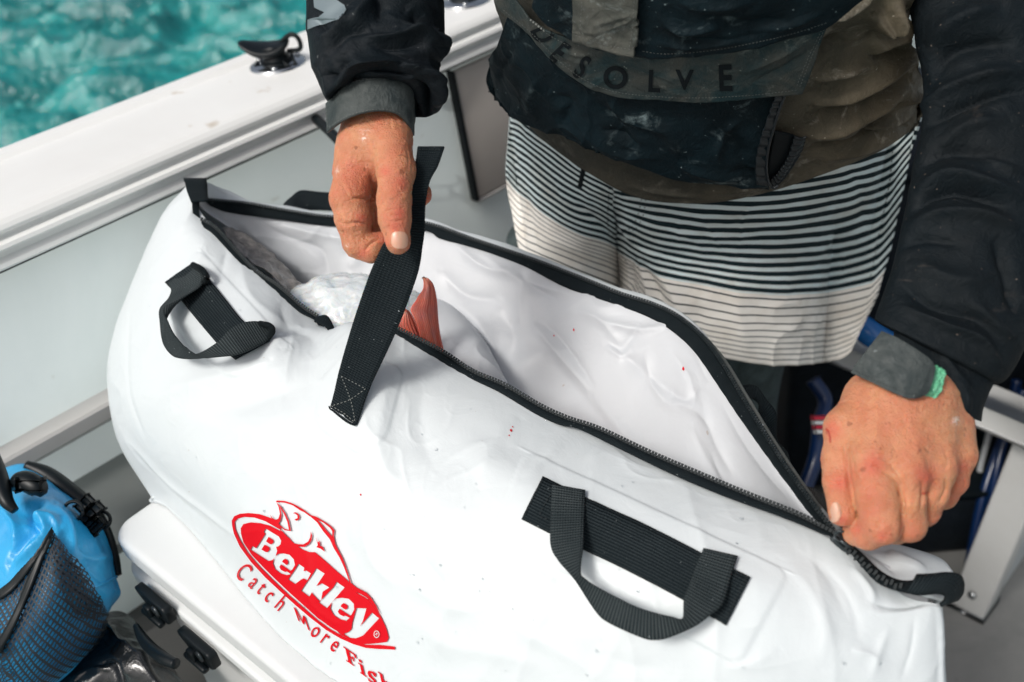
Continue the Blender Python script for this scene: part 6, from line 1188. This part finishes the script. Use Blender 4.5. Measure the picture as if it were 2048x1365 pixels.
FB = [([(1830, 230), (1900, 180), (1980, 150), (2060, 140)], 14, .010), ([(1840, 260), (1910, 220), (2000, 190), (2060, 185)], 9, -.009), ([(1860, 160), (1900, 110), (1960, 90), (2040, 85)], 16, -.010), ([(1850, 90), (1920, 40), (2000, 10)], 20, .010), ([(1870, 300), (1940, 250), (2020, 240)], 14, .007), ([(1830, 340), (1900, 300), (1990, 310), (2050, 330)], 16, -.009),
      ([(1830, 380), (1900, 350), (1980, 370), (2050, 400)], 14, .010), ([(1820, 430), (1870, 390), (1940, 385), (2020, 420)], 9, -.010), ([(1810, 460), (1880, 430), (1960, 430), (2040, 460)], 13, .009), ([(1800, 500), (1850, 480), (1930, 490)], 8, -.005), ([(1960, 300), (2010, 330), (2050, 350)], 12, .006), ([(1820, 520), (1900, 560), (1990, 560)], 22, .007),
      ([(1790, 560), (1860, 610), (1960, 640), (2010, 690)], 12, -.006), ([(1800, 610), (1880, 650), (1960, 680), (2005, 740)], 9, .007), ([(1940, 600), (1990, 650), (2030, 680)], 10, .006), ([(1990, 470), (2020, 560), (2040, 640)], 14, -.008)]
sleeve('sleeve', [(1800, -260, 2230, -260, .84), (1810, -100, 2200, -80, .825), (1822, 20, 2170, 30, .815), (1845, 140, 2140, 160, .81), (1848, 240, 2115, 280, .80), (1830, 330, 2098, 380, .79), (1815, 420, 2088, 480, .78), (1792, 520, 2075, 580, .77), (1768, 590, 2050, 670, .762), (1752, 632, 2018, 735, .755), (1756, 646, 1992, 762, .754), (1790, 664, 1965, 752, .762)], M['sleeveB'], FB, dfac=.62, start=[(shR, .08), (shR + (elB - shR) * .5, .078)], nsc=13, nz=.0025)
sleeve('sleeve_end', [(1780, 640, 2000, 742, .752), (1790, 668, 1986, 765, .748), (1770, 700, 1972, 790, .742), (1735, 735, 1962, 815, .738), (1722, 752, 1957, 842, .737)], M['sleeveB'], [([(1880, 700), (1920, 760), (1950, 790)], 8, .003), ([(1900, 690), (1960, 730), (1990, 760)], 7, -.004), ([(1900, 750), (1930, 790), (1935, 830)], 7, .003)], m_=80, n_=160, dfac=.52, nz=.0012, nsc=22)
# wrist tab with a green fastener strip showing past its end
tb_t = [(1704, 742, .735), (1722, 715, .715), (1745, 685, .705), (1762, 663, .702), (1795, 678, .694), (1830, 700, .690), (1866, 728, .690)]
tb_rows = np.array([[(1763, 662, .708), (1795, 676, .700), (1835, 700, .694), (1862, 720, .693), (1871, 737, .694)], [(1735, 698, .708), (1775, 714, .699), (1820, 738, .692), (1848, 754, .691), (1865, 764, .692)], [(1712, 728, .712), (1752, 744, .701), (1800, 766, .692), (1836, 782, .690), (1856, 786, .692)], [(1702, 746, .714), (1738, 763, .704), (1780, 783, .696), (1815, 797, .691), (1838, 796, .692)]])
G = P3(cr1(cr1(tb_rows, 60, 0), 110, 1)); tb_ = sheet('wrist_tab', G, M['cuff'], person, .0015, disp=.0008 * fbm(G * 40, 2) + .0012 * crinkle(G, 40)); bvT = bvh_of(tb_)
for pl in ([(1768, 668), (1800, 684), (1836, 706), (1860, 726)], [(1712, 742), (1745, 758), (1785, 776), (1818, 788), (1836, 788)], [(1860, 735), (1852, 762), (1840, 784)]): stitches('stitching', pl, bvT, .0007, M['thread_dark'], tb_, 4, 2.6, .9)
gr_ = np.array([[(1840, 722, .700), (1872, 734, .699), (1892, 742, .700)], [(1838, 745, .700), (1868, 758, .698), (1888, 764, .699)], [(1830, 770, .700), (1858, 784, .698), (1880, 788, .699)], [(1822, 782, .701), (1850, 795, .699), (1872, 797, .701)]])
G = P3(cr1(cr1(gr_, 60, 0), 60, 1)); sheet('fastener_strip', G, M['felt'], person, .0025, disp=.0012 * fbm(G * 500, 2))
